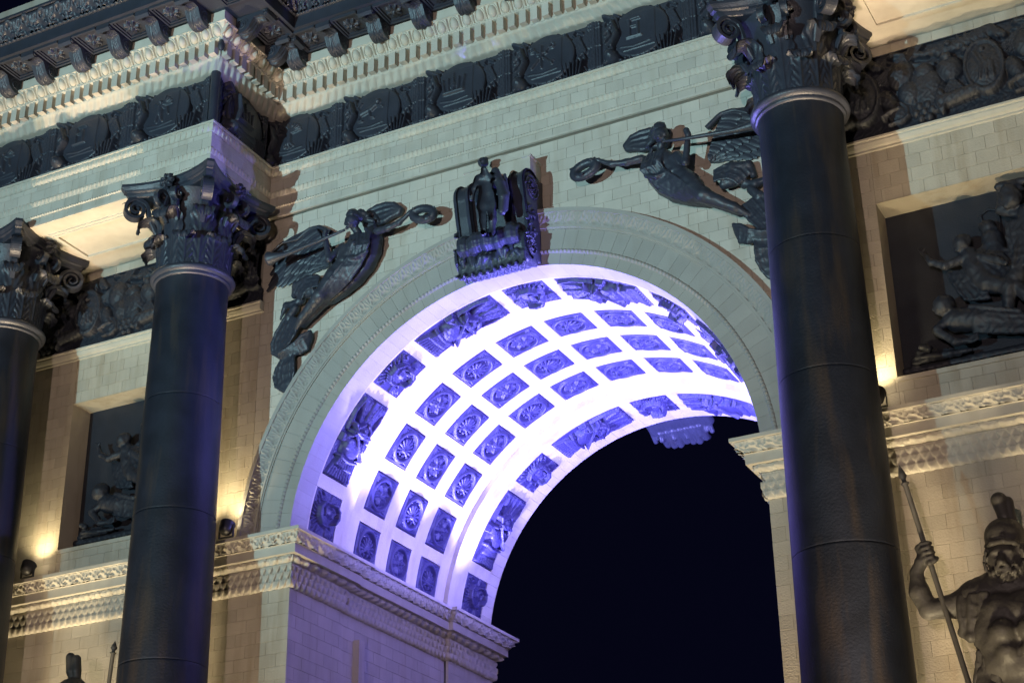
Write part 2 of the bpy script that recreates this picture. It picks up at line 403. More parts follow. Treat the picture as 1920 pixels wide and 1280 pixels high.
ANGEL_BODY=[
 ("tube",[(-2.717, -0.22, 15.746), (-2.911, -0.22, 15.448), (-3.125, -0.24, 15.191)],[0.155, 0.14, 0.165]),
 ("tube",[(-3.13, -0.28, 15.174), (-3.352, -0.33, 14.847), (-3.788, -0.2, 14.58), (-3.963, -0.12, 14.448)],[0.15, 0.115, 0.075, 0.045]),
 ("tube",[(-3.088, -0.15, 15.194), (-3.41, -0.12, 14.867), (-3.834, -0.08, 14.539)],[0.14, 0.11, 0.07]),
 ("tube",[(-2.467, -0.34, 15.621)],[0.075]),
 ("tube",[(-2.688, -0.37, 15.629)],[0.075]),
 ("tube",[(-2.687, -0.25, 15.907), (-2.741, -0.32, 16.025)],[0.068, 0.062]),
 ("tube",[(-2.96, -0.28, 15.706), (-3.138, -0.42, 15.436), (-3.223, -0.45, 15.907), (-3.203, -0.46, 15.973)],[0.066, 0.056, 0.044, 0.052]),
 ("tube",[(-2.342, -0.2, 15.869), (-2.11, -0.25, 15.842), (-1.862, -0.28, 15.865), (-1.639, -0.3, 15.991), (-1.578, -0.3, 15.995)],[0.066, 0.056, 0.046, 0.036, 0.045]),
 ("sheet",[(-2.448, -0.06, 16.075), (-2.34, -0.04, 15.871), (-2.361, -0.02, 15.581), (-2.521, 0.0, 15.3), (-2.831, 0.0, 15.017), (-3.266, 0.0, 14.855), (-3.566, 0.0, 14.833)],[(-2.541, -0.26, 15.939), (-2.418, -0.22, 15.682), (-2.47, -0.2, 15.402), (-2.661, -0.18, 15.161), (-2.979, -0.16, 14.951), (-3.296, -0.1, 14.848), (-3.532, -0.05, 14.814)],11, 0.026),
 ("sheet",[(-2.761, -0.36, 15.462), (-3.022, -0.4, 15.18), (-3.279, -0.42, 14.877), (-3.6, -0.3, 14.684), (-3.791, -0.22, 14.572)],[(-2.444, -0.32, 15.473), (-2.631, -0.28, 15.196), (-2.897, -0.24, 14.953), (-3.244, -0.18, 14.829), (-3.577, -0.1, 14.767)],12, 0.021),
 ("sheet",[(-2.776, -0.33, 15.846), (-2.712, -0.42, 15.601), (-2.775, -0.36, 15.436)],[(-2.42, -0.3, 15.825), (-2.382, -0.4, 15.553), (-2.477, -0.34, 15.427)],6, 0.02),
 ("tube",[(-2.881, -0.34, 15.419), (-2.636, -0.38, 15.359), (-2.446, -0.34, 15.434)],[0.03, 0.03, 0.03]),
 ("tube",[(-2.915, -0.3, 15.653), (-2.969, -0.3, 15.425)],[0.07, 0.07]),
 ("tube",[(-3.616, -0.08, 15.361), (-3.762, -0.1, 15.328), (-4.014, -0.06, 15.318), (-4.068, -0.04, 15.158)],[0.07, 0.1, 0.08, 0.06]),
 ("tube",[(-3.862, -0.08, 15.118), (-3.623, -0.1, 15.08)],[0.09, 0.08]),
 ("sheet",[(-3.498, -0.16, 15.324), (-3.711, -0.18, 15.369), (-3.952, -0.13, 15.332), (-4.044, -0.1, 15.155)],[(-3.495, -0.2, 15.123), (-3.655, -0.2, 15.133), (-3.763, -0.18, 15.109), (-3.848, -0.14, 14.997)],7, 0.02),
 ("tube",[(-3.916, -0.04, 15.028), (-4.091, -0.04, 14.981), (-4.253, -0.02, 15.029), (-4.31, 0.0, 14.93), (-4.382, 0.02, 14.805)],[0.07, 0.07, 0.05, 0.04, 0.02]),
 ("tube",[(-4.025, -0.06, 14.895), (-4.147, -0.06, 14.743)],[0.07, 0.08]),
 ("sheet",[(-4.184, -0.08, 14.788), (-4.379, -0.08, 14.519), (-4.483, -0.06, 14.283), (-4.483, -0.04, 14.157), (-4.313, -0.02, 14.037)],[(-3.859, -0.12, 14.602), (-3.959, -0.12, 14.373), (-4.094, -0.12, 14.196), (-4.181, -0.1, 14.077), (-4.237, -0.06, 14.033)],10, 0.027),
 ("sheet",[(-4.279, -0.12, 14.077), (-3.998, -0.14, 14.151), (-3.829, -0.12, 14.312), (-3.697, -0.06, 14.381)],[(-4.282, -0.04, 14.007), (-3.982, -0.06, 14.033), (-3.785, -0.03, 14.0), (-3.71, 0.0, 14.276)],9, 0.026),
 ("sheet",[(-4.279, -0.02, 14.0), (-4.451, 0.0, 13.796), (-4.432, 0.02, 13.565), (-4.266, 0.03, 13.431)],[(-4.014, -0.06, 14.041), (-4.009, -0.06, 13.819), (-4.005, -0.02, 13.63), (-4.153, 0.03, 13.397)],10, 0.026),
]
ANGEL_HAIR=[
 ("tube",[(-2.732, -0.36, 16.212), (-2.68, -0.3, 16.172)],[0.11, 0.09]),
 ("tube",[(-2.604, -0.3, 16.259), (-2.549, -0.26, 16.234)],[0.05, 0.045]),
 ("tube",[(-2.584, -0.2, 16.166), (-2.451, -0.16, 16.118)],[0.05, 0.045]),
 ("tube",[(-2.617, -0.26, 16.175)],[0.06]),
 ("tube",[(-2.523, -0.2, 16.211)],[0.045]),
]
ANGEL_HEAD=[
 ("tube",[(-2.741, -0.36, 16.097)],[0.125]),
]
WING_A= {'roots': [(-3.676, 0.02, 16.372), (-3.554, 0.02, 16.166), (-3.447, 0.02, 15.919), (-3.373, 0.02, 15.683)], 'tips': [(-4.705, 0.03, 16.124), (-4.754, 0.03, 16.042), (-4.657, 0.03, 15.872), (-4.626, 0.03, 15.676), (-4.753, 0.03, 15.472), (-4.442, 0.03, 15.462), (-4.115, 0.03, 15.487), (-3.858, 0.03, 15.561), (-3.651, 0.03, 15.637)], 'edge': [(-3.384, -0.02, 16.21), (-3.619, -0.02, 16.39), (-3.848, -0.02, 16.405), (-4.081, -0.02, 16.27), (-4.42, -0.02, 16.284), (-4.676, -0.02, 16.112)]}
WING_B= {'roots': [(-2.742, 0.02, 16.383), (-2.707, 0.02, 16.248), (-2.655, 0.02, 16.11)], 'tips': [(-2.103, 0.03, 16.441), (-2.013, 0.03, 16.323), (-2.053, 0.03, 16.253), (-2.168, 0.03, 16.242), (-2.301, 0.03, 16.167), (-2.425, 0.03, 16.12)], 'edge': [(-2.7, -0.02, 16.32), (-2.56, -0.02, 16.437), (-2.356, -0.02, 16.474), (-2.079, -0.02, 16.405)]}
TRUMPET= [(-2.809, -0.47, 15.889), (-3.189, -0.52, 15.796), (-3.977, -0.46, 15.741), (-4.379, -0.4, 15.782)]
WREATH= [(-1.156, -0.28, 15.854), (-1.167, -0.28, 15.817), (-1.201, -0.28, 15.788), (-1.254, -0.28, 15.77), (-1.321, -0.28, 15.763), (-1.396, -0.28, 15.77), (-1.471, -0.28, 15.79), (-1.539, -0.28, 15.82), (-1.593, -0.28, 15.857), (-1.628, -0.28, 15.899), (-1.64, -0.28, 15.941), (-1.629, -0.28, 15.978), (-1.595, -0.28, 16.008), (-1.541, -0.28, 16.026), (-1.473, -0.28, 16.032), (-1.398, -0.28, 16.025), (-1.323, -0.28, 16.005), (-1.256, -0.28, 15.975), (-1.202, -0.28, 15.937), (-1.168, -0.28, 15.896)]
NOSE= [(-2.842, -0.42, 16.033), (-2.815, -0.4, 15.959), (-2.744, -0.45, 16.022)]
KEY_STATUE=[
 ("tube",[(-0.1, -0.6, 16.339)],[0.088]),
 ("tube",[(0.113, -0.98, 15.948), (0.126, -0.98, 15.867)],[0.05, 0.07]),
 ("tube",[(0.028, -0.98, 15.79), (0.243, -0.98, 15.747)],[0.085, 0.085]),
 ("tube",[(0.136, -0.99, 15.744), (0.142, -0.97, 15.504), (0.147, -0.97, 15.445)],[0.125, 0.115, 0.12]),
 ("tube",[(0.11, -0.98, 15.45), (0.09, -0.98, 15.285)],[0.1, 0.11]),
 ("tube",[(0.197, -0.97, 15.431), (0.214, -0.97, 15.255)],[0.1, 0.105]),
 ("tube",[(0.084, -0.98, 15.287), (0.094, -0.99, 15.015), (0.1, -0.97, 14.799), (-0.123, -0.62, 14.977)],[0.08, 0.062, 0.045, 0.045]),
 ("tube",[(0.233, -0.96, 15.255), (0.238, -0.94, 15.0), (0.221, -0.92, 14.81), (0.219, -0.97, 14.72)],[0.08, 0.062, 0.045, 0.045]),
 ("tube",[(-0.0, -0.98, 15.798), (-0.085, -0.98, 15.63), (-0.125, -0.95, 15.475)],[0.058, 0.05, 0.04]),
 ("tube",[(0.27, -0.98, 15.729), (0.147, -0.63, 15.826), (0.05, -0.72, 15.942)],[0.058, 0.05, 0.04]),
 ("tube",[(-0.008, -0.68, 16.068), (0.031, -0.72, 15.918)],[0.03, 0.045]),
 ("tube",[(0.287, -0.92, 15.882), (0.358, -0.9, 15.651), (0.419, -0.9, 15.385), (0.388, -0.9, 15.13)],[0.07, 0.075, 0.08, 0.06]),
 ("tube",[(0.417, -0.85, 15.814), (0.444, -0.82, 15.496), (0.436, -0.85, 15.179)],[0.03, 0.035, 0.03]),
 ("sheet",[(0.253, -0.98, 15.84), (0.168, -0.6, 16.04), (0.184, -0.6, 15.86)],[(0.026, -0.62, 16.032), (0.174, -0.65, 15.934), (0.175, -0.62, 15.794)],4, 0.022),
 ("tube",[(0.202, -0.6, 15.758), (0.257, -0.6, 15.646), (0.2, -0.6, 15.604), (0.236, -0.6, 15.478), (0.197, -0.6, 15.374), (0.271, -0.6, 15.315)],[0.02, 0.03, 0.02, 0.03, 0.02, 0.03]),
 ("sheet",[(-0.193, -0.64, 15.733), (-0.193, -0.66, 15.568), (-0.175, -0.64, 15.496)],[(0.09, -0.64, 15.653), (0.136, -0.66, 15.475), (0.125, -0.64, 15.422)],7, 0.02),
]
WARRIOR=[
 ("tube",[(7.308, -1.1, 8.245)],[0.235]),
 ("tube",[(7.299, -1.16, 8.118), (7.292, -1.15, 8.055)],[0.17, 0.12]),
 ("tube",[(7.332, -1.0, 8.047), (7.338, -0.98, 7.898)],[0.2, 0.25]),
 ("tube",[(6.878, -1.05, 7.818), (7.15, -1.0, 7.878), (7.455, -0.95, 7.887), (7.766, -0.9, 7.809)],[0.24, 0.27, 0.28, 0.27]),
 ("tube",[(7.151, -1.12, 7.54), (7.098, -1.1, 7.337)],[0.3, 0.32]),
 ("tube",[(7.427, -1.07, 7.512), (7.377, -1.07, 7.304)],[0.33, 0.34]),
 ("tube",[(7.172, -1.24, 7.57), (7.382, -1.24, 7.517)],[0.2, 0.2]),
 ("tube",[(7.556, -1.2, 7.501)],[0.22]),
 ("tube",[(7.192, -1.15, 7.183), (7.194, -1.1, 6.983)],[0.33, 0.3]),
 ("tube",[(7.152, -1.2, 6.965), (7.366, -1.2, 6.894)],[0.25, 0.27]),
 ("tube",[(6.925, -1.1, 6.829), (6.964, -1.1, 6.51), (6.881, -1.1, 5.905)],[0.2, 0.3, 0.25]),
 ("tube",[(7.328, -1.1, 6.776), (7.363, -1.1, 6.461), (7.316, -1.1, 5.857)],[0.3, 0.3, 0.25]),
 ("tube",[(6.821, -1.08, 7.819), (6.604, -1.1, 7.758), (6.313, -1.15, 7.741)],[0.18, 0.145, 0.12]),
 ("tube",[(6.313, -1.15, 7.741), (6.23, -1.18, 7.972), (6.227, -1.2, 8.214)],[0.12, 0.125, 0.078]),
 ("tube",[(6.227, -1.2, 8.214), (6.305, -1.22, 8.33)],[0.075, 0.085]),
]
WARRIOR_CLOTH=[
 ("sheet",[(6.727, -1.22, 7.817), (6.7, -1.26, 7.614), (6.721, -1.24, 7.4)],[(7.049, -1.3, 7.789), (7.032, -1.32, 7.549), (6.948, -1.26, 7.34)],6, 0.045),
 ("tube",[(6.689, -1.2, 7.393), (6.793, -1.24, 7.314), (6.93, -1.22, 7.353)],[0.06, 0.07, 0.06]),
 ("sheet",[(6.983, -1.26, 7.292), (7.045, -1.26, 7.135), (6.902, -1.2, 7.105)],[(7.417, -1.3, 7.241), (7.423, -1.32, 7.109), (7.328, -1.3, 7.043)],5, 0.04),
 ("sheet",[(6.861, -1.2, 7.111), (6.816, -1.2, 6.926), (6.778, -1.2, 6.721)],[(7.078, -1.3, 7.015), (7.056, -1.3, 6.85), (7.051, -1.3, 6.663)],6, 0.045),
]
WP= {'helmet': (7.318, -1.1, 8.5), 'brimL': (7.09, -1.1, 8.438), 'brimR': (7.524, -1.1, 8.364), 'crest1': (7.323, -1.1, 8.999), 'crest2': (7.357, -1.0, 8.762), 'crest3': (7.442, -1.0, 8.679), 'eyeL': (7.228, -1.3, 8.255), 'eyeR': (7.367, -1.32, 8.241), 'nose0': (7.303, -1.35, 8.26), 'nose1': (7.289, -1.41, 8.135), 'browL': (7.215, -1.32, 8.284), 'browR': (7.413, -1.32, 8.273), 'mouth': (7.291, -1.36, 8.083), 'beardb': (7.307, -1.25, 8.003), 'hand': (6.383, -1.22, 8.431), 'tip': (6.172, -1.2, 9.651), 'collar': (6.219, -1.2, 9.392), 'spb': (6.7, -1.25, 6.741), 'cheekL': (7.182, -1.26, 8.219), 'cheekR': (7.409, -1.26, 8.192), 'thumb': (6.505, -1.3, 8.274)}
LEFTW= {'cr0': (-7.312, -1.1, 9.085), 'cr1': (-7.18, -1.1, 9.038), 'crm': (-7.216, -1.1, 8.755), 'helm': (-7.216, -1.1, 8.47), 'tip': (-6.418, -1.1, 9.176), 'collar': (-6.436, -1.1, 8.992), 'sb': (-6.471, -1.1, 8.459)}

# ================================================================== ground
g = ob('ground', mesh('ground', [(-400, -400, 0), (400, -400, 0), (400, 400, 0), (-400, 400, 0)], [(0, 1, 2, 3)]), PAVE, kind='structure')

XO = 13.4   # outer end of what is built each side
# ================================================================== piers
ROWP = rows(11.44, 15.10, 0.203)
NICHE = (5.99, 8.906, 11.43, 14.21)
for sx in (-1, 1):
    side = 'left' if sx < 0 else 'right'
    t = thing('stone_pier', 'tall limestone pier %s of the arch, behind the %s' % (side, 'two dark columns' if sx < 0 else 'single dark column'), 'stone pier', (sx*8.7, 3.4, 0), 'piers of the arch')
    def q(x0, x1, z0, z1, y):
        a, b = sorted((sx*x0, sx*x1)); return [(a, y, z0), (b, y, z0), (b, y, z1), (a, y, z1)]
    mb = MB(); nx0, nx1, nz0, nz1 = NICHE; y = W+0.012
    for r in (q(4.0, nx0, 0, 17.4, y), q(nx1, XO, 0, 17.4, y), q(nx0, nx1, 0, nz0, y), q(nx0, nx1, nz1, 17.4, y)): mb.add(r, [(0, 1, 2, 3)])
    X4 = sx*4.04; X5 = sx*XO
    mb.add([(X4, y, 0), (X4, DEP, 0), (X4, DEP, 10.6), (X4, y, 10.6)], [(0, 1, 2, 3)])
    mb.add([(X5, y, 0), (X5, DEP, 0), (X5, DEP, 17.4), (X5, y, 17.4)], [(0, 1, 2, 3)])
    mb.add([(X4, DEP, 0), (X5, DEP, 0), (X5, DEP, 17.4), (X4, DEP, 17.4)], [(0, 1, 2, 3)])
    ob('mortar_core', mb.mesh('mortar_core'), JOINT, t)
    # facade stones, upper zone (round the sunk panel) and lower zone
    kn = lambda a, b, z0, z1: not (max(abs(a), abs(b)) > nx0+.001 and min(abs(a), abs(b)) < nx1-.001 and z1 > nz0+.01 and z0 < nz1-.01)
    M = []
    for zr in (rows(10.80, 11.43, 0.21), rows(11.43, 14.21, 0.2), rows(14.21, 15.10, 0.22), rows(16.62, ZSOF, 0.25)):
        lo, hi = sorted((sx*4.86, sx*XO))
        for (a0, a1) in ((4.86, nx0), (nx0, nx1), (nx1, XO)):
            lo, hi = sorted((sx*a0, sx*a1)); M += courses((0, W, 0), (1, 0, 0), (0, 1, 0), lo, hi, zr, 0.312, kn, phase=random.random())
    place_blocks(t, M, STONEP)
    t2 = thing('lower_pier_wall', 'weathered brownish block wall under the impost, behind the %s' % ('bronze warrior with a spear' if sx > 0 else 'two left columns'), 'stone wall', (sx*8.7, 0, 0), 'walls under the impost')
    lo, hi = sorted((sx*4.0, sx*XO))
    Mf = courses((0, W, 0), (1, 0, 0), (0, 1, 0), lo, hi, rows(5.0, 10.0, 0.208), 0.40, depth=0.05)
    Mf += courses((0, W, 0), (1, 0, 0), (0, 1, 0), lo, hi, rows(0.0, 5.0, 0.25), 0.8, depth=0.05)
    place_blocks(t2, Mf, STONEP)
    if sx < 0:
        t3 = thing('passage_wall', 'flat block wall inside the archway, glowing purple under the left impost', 'stone wall', (-4, 3.4, 0))
        Mj = []
        for (y0, y1, xo) in ((W, 1.66, 0.0), (1.66, 5.15, 0.025), (5.15, DEP, -0.06)):
            Mj += courses((-4-xo+0.0, 0, 0), (0, 1, 0), (-1, 0, 0), y0, y1, rows(0, 10.0, 0.208), 0.42, depth=0.05, jit=0.0004)
        place_blocks(t3, Mj, STONE)
        ob('lamp_slot', MB().box(-4.03, -3.90, 2.05, 2.22, 8.2, 9.62).mesh('lamp_slot'), STONE, t3)
    else:
        t3 = thing('passage_wall', 'narrow strip of pale block wall at the right edge of the night sky', 'stone wall', (4, 3.4, 0))
        Mj = courses((4, 0, 0), (0, -1, 0), (1, 0, 0), -DEP, -W, rows(0, 10.0, 0.208), 0.42, depth=0.05)
        place_blocks(t3, Mj, STONE)
    # sunk panel: reveals, sill, backing, and the moulding above it
    rv = MB(); d = 0.62; x0, x1 = sorted((sx*nx0, sx*nx1))
    rv.add([(x0, W-.004, nz1), (x1, W-.004, nz1), (x1, d, nz1), (x0, d, nz1)], [(0, 3, 2, 1)])
    rv.add([(x0, W-.004, nz0), (x0, d, nz0), (x0, d, nz1), (x0, W-.004, nz1)], [(0, 1, 2, 3)])
    rv.add([(x1, W-.004, nz0), (x1, d, nz0), (x1, d, nz1), (x1, W-.004, nz1)], [(0, 3, 2, 1)])
    ob('panel_reveal', rv.mesh('panel_reveal'), STONEP, t)
    sl = MB().add([(x0, W-.03, nz0), (x1, W-.03, nz0), (x1, d, nz0+.22), (x0, d, nz0+.22), (x0, W-.03, nz0-.07), (x1, W-.03, nz0-.07), (x0, W+.02, nz0-.07), (x1, W+.02, nz0-.07)],
                  [(0, 1, 2, 3), (4, 5, 1, 0), (6, 7, 5, 4)])
    ob('panel_sill', sl.mesh('panel_sill'), STONEP, t)
    lo, hi = sorted((sx*4.80, sx*XO))
    V, F = sweep([(lo, W), (hi, W)], [(0, 15.08), (.03, 15.09), (.03, 15.12), (.07, 15.14), (.10, 15.19), (.10, 15.22), (.13, 15.23), (.13, 15.26), (0, 15.27)], ds=0.6)
    mb = MB().add(V, F.tolist()).box(sx*4.80-.004, sx*4.80+.004, W-.12, W+.01, 15.09, 15.265)
    ob('wall_moulding', mb.mesh('wall_moulding'), CARVE, t)

# ================================================================== imposts
def impost(name, path, label):
    t = thing(name, label, 'cornice', (path[0][0], path[0][1], 10), 'impost cornices of the arch')
    def part(nm, prof, **k):
        V, F = sweep(path, prof, **k); return ob(nm, mesh(nm, V, F, bool(k.get('orn'))), CARVE, t)
    part('scale_band', [(.012, 10.0), (.03, 10.01), (.03, 10.36), (.012, 10.37)], orn=scale_orn(0.135, 0.06, 3), ds=0.0168, nv=19)
    part('bed_fillet', [(.02, 10.345), (.055, 10.35), (.06, 10.38), (.045, 10.395)], ds=1)
    part('egg_band', [(.045, 10.39), (.075, 10.40), (.125, 10.435), (.15, 10.49)], orn=egg_orn(0.235, 0.075), ds=0.0195, nv=12)
    part('fascia', [(.15, 10.49), (.225, 10.492), (.225, 10.64), (.25, 10.645)], ds=1)
    part('leaf_band', [(.25, 10.645), (.265, 10.68), (.30, 10.73), (.34, 10.785), (.365, 10.80)], orn=mix_orn(0.245, 0.08), ds=0.0195, nv=12)
    part('top_fillet', [(.355, 10.80), (.39, 10.805), (.39, 10.86), (0, 10.875), (-.4, 10.876)], ds=1)
    return t
impost('impost_cornice', [(-XO, W), (-4.0, W), (-4.0, 1.66), (-4.03, 1.66), (-4.03, 5.15), (-3.94, 5.15), (-3.94, DEP), (-XO, DEP)],
       'carved impost cornice turning from the left pier into the archway, violet on its inner side')
impost('impost_cornice', [(XO, DEP), (4.0, DEP), (4.0, W), (XO, W)], 'carved impost cornice on the right pier, warm lit from below beside the night sky')

# ================================================================== spandrel wall
sp = thing('spandrel_wall', 'pale greenish block wall above the arch, behind the two winged figures', 'stone wall', (0, W, 10.6))
n = 64; th = np.linspace(0, math.pi, n+1); mb = MB()
xl, zt = 4.86, 17.0
P = np.zeros((n+1, 2, 3)); P[:, 0] = np.stack([4.4*np.cos(th), 0*th+W+.012, ZS+4.4*np.sin(th)], -1)
k = np.minimum(xl/np.maximum(np.abs(np.cos(th)), 1e-6), (zt-ZS)/np.maximum(np.sin(th), 1e-6))
P[:, 1] = np.stack([k*np.cos(th), 0*th+W+.012, ZS+k*np.sin(th)], -1)
ob('mortar_core', gmesh('mortar_core', P, smooth=False), JOINT, sp)
kr = lambda a, b, z0, z1: max(math.hypot(x, z-ZS) for x in (a, b) for z in (z0, z1)) > 4.9 and min(math.hypot(x, z-ZS) for x in (a, b) for z in (z0, z1)) > 4.1
M = courses((0, W, 0), (1, 0, 0), (0, 1, 0), -4.86, 4.86, rows(10.80, 16.86, 0.2), 0.312, kr)
place_blocks(sp, M, STONE)

# ================================================================== arch ring (voussoirs and mouldings)
ar = thing('arch_ring', 'grey ring of wedge stones with leaf and bead mouldings round the arch mouth', 'arch', (0, 0, ZS))
def voussoir(r0, r1, y0, y1, da, gap, name):
    h = math.radians(da)/2-gap; a = np.linspace(-h, h, 4); mb = MB(); ch = 0.002
    def ringp(r, y, s=1.0): return [((r)*math.sin(x*s), y, (r)*math.cos(x*s)) for x in a]
    A = np.array([ringp(r0, y1), ringp(r0, y0+ch), ringp(r0+ch, y0, 1-ch*2.4), ringp(r1, y0, 1-ch*2.4), ringp(r1, y1)])
    mb.grid(A)
    for j in (0, 3): mb.add([A[i, j] for i in range(5)], [(0, 1, 2, 3, 4) if j == 0 else (4, 3, 2, 1, 0)])
    return mb.mesh(name)
def rotY(theta): return Matrix.Translation((0, 0, ZS)) @ Matrix.Rotation(R_(90-theta), 4, 'Y')
vm = voussoir(RA, 4.66, 0.0, 0.465, 2.95, 0.00025, 'voussoir'); vm.materials.append(RINGST)
for i in range(61):
    ob('voussoir', vm, None, ar, rotY(1.5+2.95*i) @ Matrix.Translation((0, random.uniform(-.002, .002), 0)))
def ringband(name, prof, orn=None, nt=400, nv=None, mat=RINGST):
    prof = np.asarray(prof, float)       # (radius, proud)
    if nv: prof = resample(prof, nv)
    t = np.linspace(R_(2), R_(178), nt); r = np.broadcast_to(prof[:, 0], (nt, len(prof))).copy(); p = np.broadcast_to(prof[:, 1], (nt, len(prof))).copy()
    if orn:
        s = np.broadcast_to((t*4.6)[:, None], r.shape); v = np.broadcast_to(np.linspace(0, 1, len(prof)), r.shape); p += orn(s, v)[0]
    P = np.stack([-r*np.cos(t)[:, None], -p, ZS+r*np.sin(t)[:, None]], -1)
    return ob(name, gmesh(name, P, smooth=bool(orn)), mat, ar)
ringband('mortar_ring', [(4.006, -.47), (4.006, -.012), (4.66, -.012)], mat=JOINT)
ringband('bead_moulding', [(4.195, -.01), (4.20, .012), (4.235, .03), (4.265, .012), (4.27, -.01)], bead_orn(0.075, 0.035), 1500, 8)
ringband('inner_fillet', [(4.615, -.01), (4.615, .02), (4.64, .02), (4.645, .035), (4.685, .035), (4.69, .01)])
ringband('leaf_moulding', [(4.685, .015), (4.72, .02), (4.77, .045), (4.83, .085), (4.885, .10)], mix_orn(0.215, 0.036), 1300, 12)
ringband('outer_fillet', [(4.88, .09), (4.885, .115), (4.955, .115), (4.96, -.13)])

# ================================================================== barrel vault
vt = thing('barrel_vault', 'brightly lit white barrel vault of the archway with rows of violet medallions', 'vault', (0, 3.4, ZS))
LONG = [148.1, 109.3, 70.7, 31.9]; SQR = [167.6, 128.8, 90.0, 51.2, 12.4]; MID = [90+13.2*i for i in range(-6, 7)]
holes = []
for y0, y1, r in ((.50, 1.26, RA), (5.69, 6.47, RA)):
    holes += [(c-10.9, c+10.9, y0, y1, r, 'long') for c in LONG]+[(c-5.35, c+5.35, y0, y1, r, 'square') for c in SQR]
for i, c in enumerate(MID):
    for j, y0 in enumerate((2.03, 3.10, 4.15)): holes.append((c-5.05, c+5.05, y0, y0+.70, RM, 'AB'[(i+j) % 2]))
th = sorted(set(np.round(np.r_[np.arange(0, 180.01, 1.65), [h[0] for h in holes], [h[1] for h in holes]], 3))); th = [t for t in th if 0 <= t <= 180]
ys = [.466, .50, 1.26, 1.63, 2.03, 2.73, 3.10, 3.80, 4.15, 4.85, 5.17, 5.69, 6.47, 6.50]
mb = MB(); idx = {}
def vv(t, y, r):
    k = (round(t, 3), round(y, 3), round(r, 3))
    if k not in idx:
        idx[k] = len(mb.V); mb.V.append((r*math.cos(R_(t)), y, ZS+r*math.sin(R_(t))))
    return idx[k]
REC = 0.045
for ya, yb in zip(ys[:-1], ys[1:]):
    r = RM if 1.63 <= ya < 5.17 else RA
    for ta, tb in zip(th[:-1], th[1:]):
        tm, ym = (ta+tb)/2, (ya+yb)/2
        h = next((h for h in holes if h[0] < tm < h[1] and h[2] < ym < h[3]), None); rr = r+(REC if h else 0)
        mb.F.append((vv(ta, ya, rr), vv(ta, yb, rr), vv(tb, yb, rr), vv(tb, ya, rr)))
        if h:
            for (p, s, edge) in (((ta, ya), (tb, ya), True), ((ta, yb), (tb, yb), True)):
                mb.F.append((vv(*p, r), vv(*s, r), vv(*s, rr), vv(*p, rr)))
            for tt in (ta, tb):
                if abs(tt-h[0]) < .002 or abs(tt-h[1]) < .002: mb.F.append((vv(tt, ya, r), vv(tt, yb, r), vv(tt, yb, rr), vv(tt, ya, rr)))
for ye in (1.63, 5.17):
    for ta, tb in zip(th[:-1], th[1:]): mb.F.append((vv(ta, ye, RA), vv(tb, ye, RA), vv(tb, ye, RM), vv(ta, ye, RM)))
ob('vault_surface', mb.mesh('vault_surface'), VAULTST, vt)
vb = voussoir(RA, 4.3, 0.0, 0.40, 2.95, 0.0005, 'rear_voussoir'); vb.materials.append(STONE)
for i in range(61): ob('voussoir', vb, None, vt, rotY(1.5+2.95*i) @ Matrix.Translation((0, DEP, 0)) @ Matrix.Scale(-1, 4, (0, 1, 0)) @ Matrix.Translation((0, 0, 0)))

def bend(rel, Rr, edge=0.0, lift=0.0):     # curved plaque at the crown, +x along the arch, faces down
    a = rel.X/Rr; rad = Rr+REC-0.004-edge-rel.H*(1.35 if Rr > 4.05 else 1.0)
    P = np.stack([rad*np.sin(a), rel.Y, rad*np.cos(a)], -1)
    return P
def plaque_mesh(name, rel, Rr, ed=0.03):
    P = bend(rel, Rr, ed); nx, ny = rel.X.shape
    V, F = gridvf(P[:, ::-1]); mb = [(V, F)]
    for sl in (np.s_[0, :], np.s_[-1, :], np.s_[:, 0], np.s_[:, -1]):      # thickness of the casting
        e = P[sl]; d = e.copy(); d[:, [0, 2]] *= ((Rr+REC)/np.hypot(e[:, 0], e[:, 2]))[:, None]; mb.append(gridvf(np.stack([e, d], 1)))
    V, F = join(mb); m = mesh(name, V, F, True); m.materials.append(LIT_PLAQUE); return m
def medallion(kind):
    r = Relief(.69, .675, 66, 66); r.H[:] = 0.0
    r.rect((0, 0), .68, .665, .02, 0, .012); fl = Relief(.69, .675, 66, 66); fl.rect((0, 0), .61, .595, 1, 0, .01); r.H = np.where(fl.H > .5, .008, r.H)
    r.ring((0, 0), .275, .262, .038, .05)
    for sx in (-1, 1):
        for sy in (-1, 1):
            for a in (0.2, .78, 1.37): r.stroke([(sx*.275, sy*.265), (sx*(.275-.11*math.cos(a)*.8), sy*(.265-.11*math.sin(a)*.8))], [.026, .012], .026)
    ins = (r.X/.245)**2+(r.Y/.232)**2 < 1; r.H = np.where(ins & (r.H < .03), -0.012-.03*(1-(r.X/.245)**2-(r.Y/.232)**2), r.H)
    q = Relief(.69, .675, 66, 66)
    if kind == 'A':      # shell: ribs fanning from one end
        for i in range(11):
            a = -2.05+4.1*i/10; L = .205*(1-.12*abs(i-5)/5)
            q.stroke([(-.06, 0), (-.06+L*math.cos(a), L*math.sin(a)*1.0)], [.012, .034], .05, .0)
        q.dome((-.075, 0), .055, .05, .075); q.dome((-.15, 0.06), .05, .035, .045, .6); q.dome((-.15, -.06), .05, .035, .045, -.6)
    else:                # rosette: broad petals round a button
        for i in range(6):
            a = i*math.pi/3+.3; q.dome((.125*math.cos(a), .12*math.sin(a)), .10, .066, .045, a); q.stroke([(.05*math.cos(a), .05*math.sin(a)), (.2*math.cos(a), .19*math.sin(a))], [.012, .008], .02, .04)
            q.dome((.16*math.cos(a+.52), .155*math.sin(a+.52)), .06, .03, .03, a+.52)
        q.dome((0, 0), .05, .05, .085); q.ring((0, 0), .06, .06, .014, .02, .04)
    r.H = np.where(q.H > .001, np.maximum(r.H, q.H-.01), r.H); return r
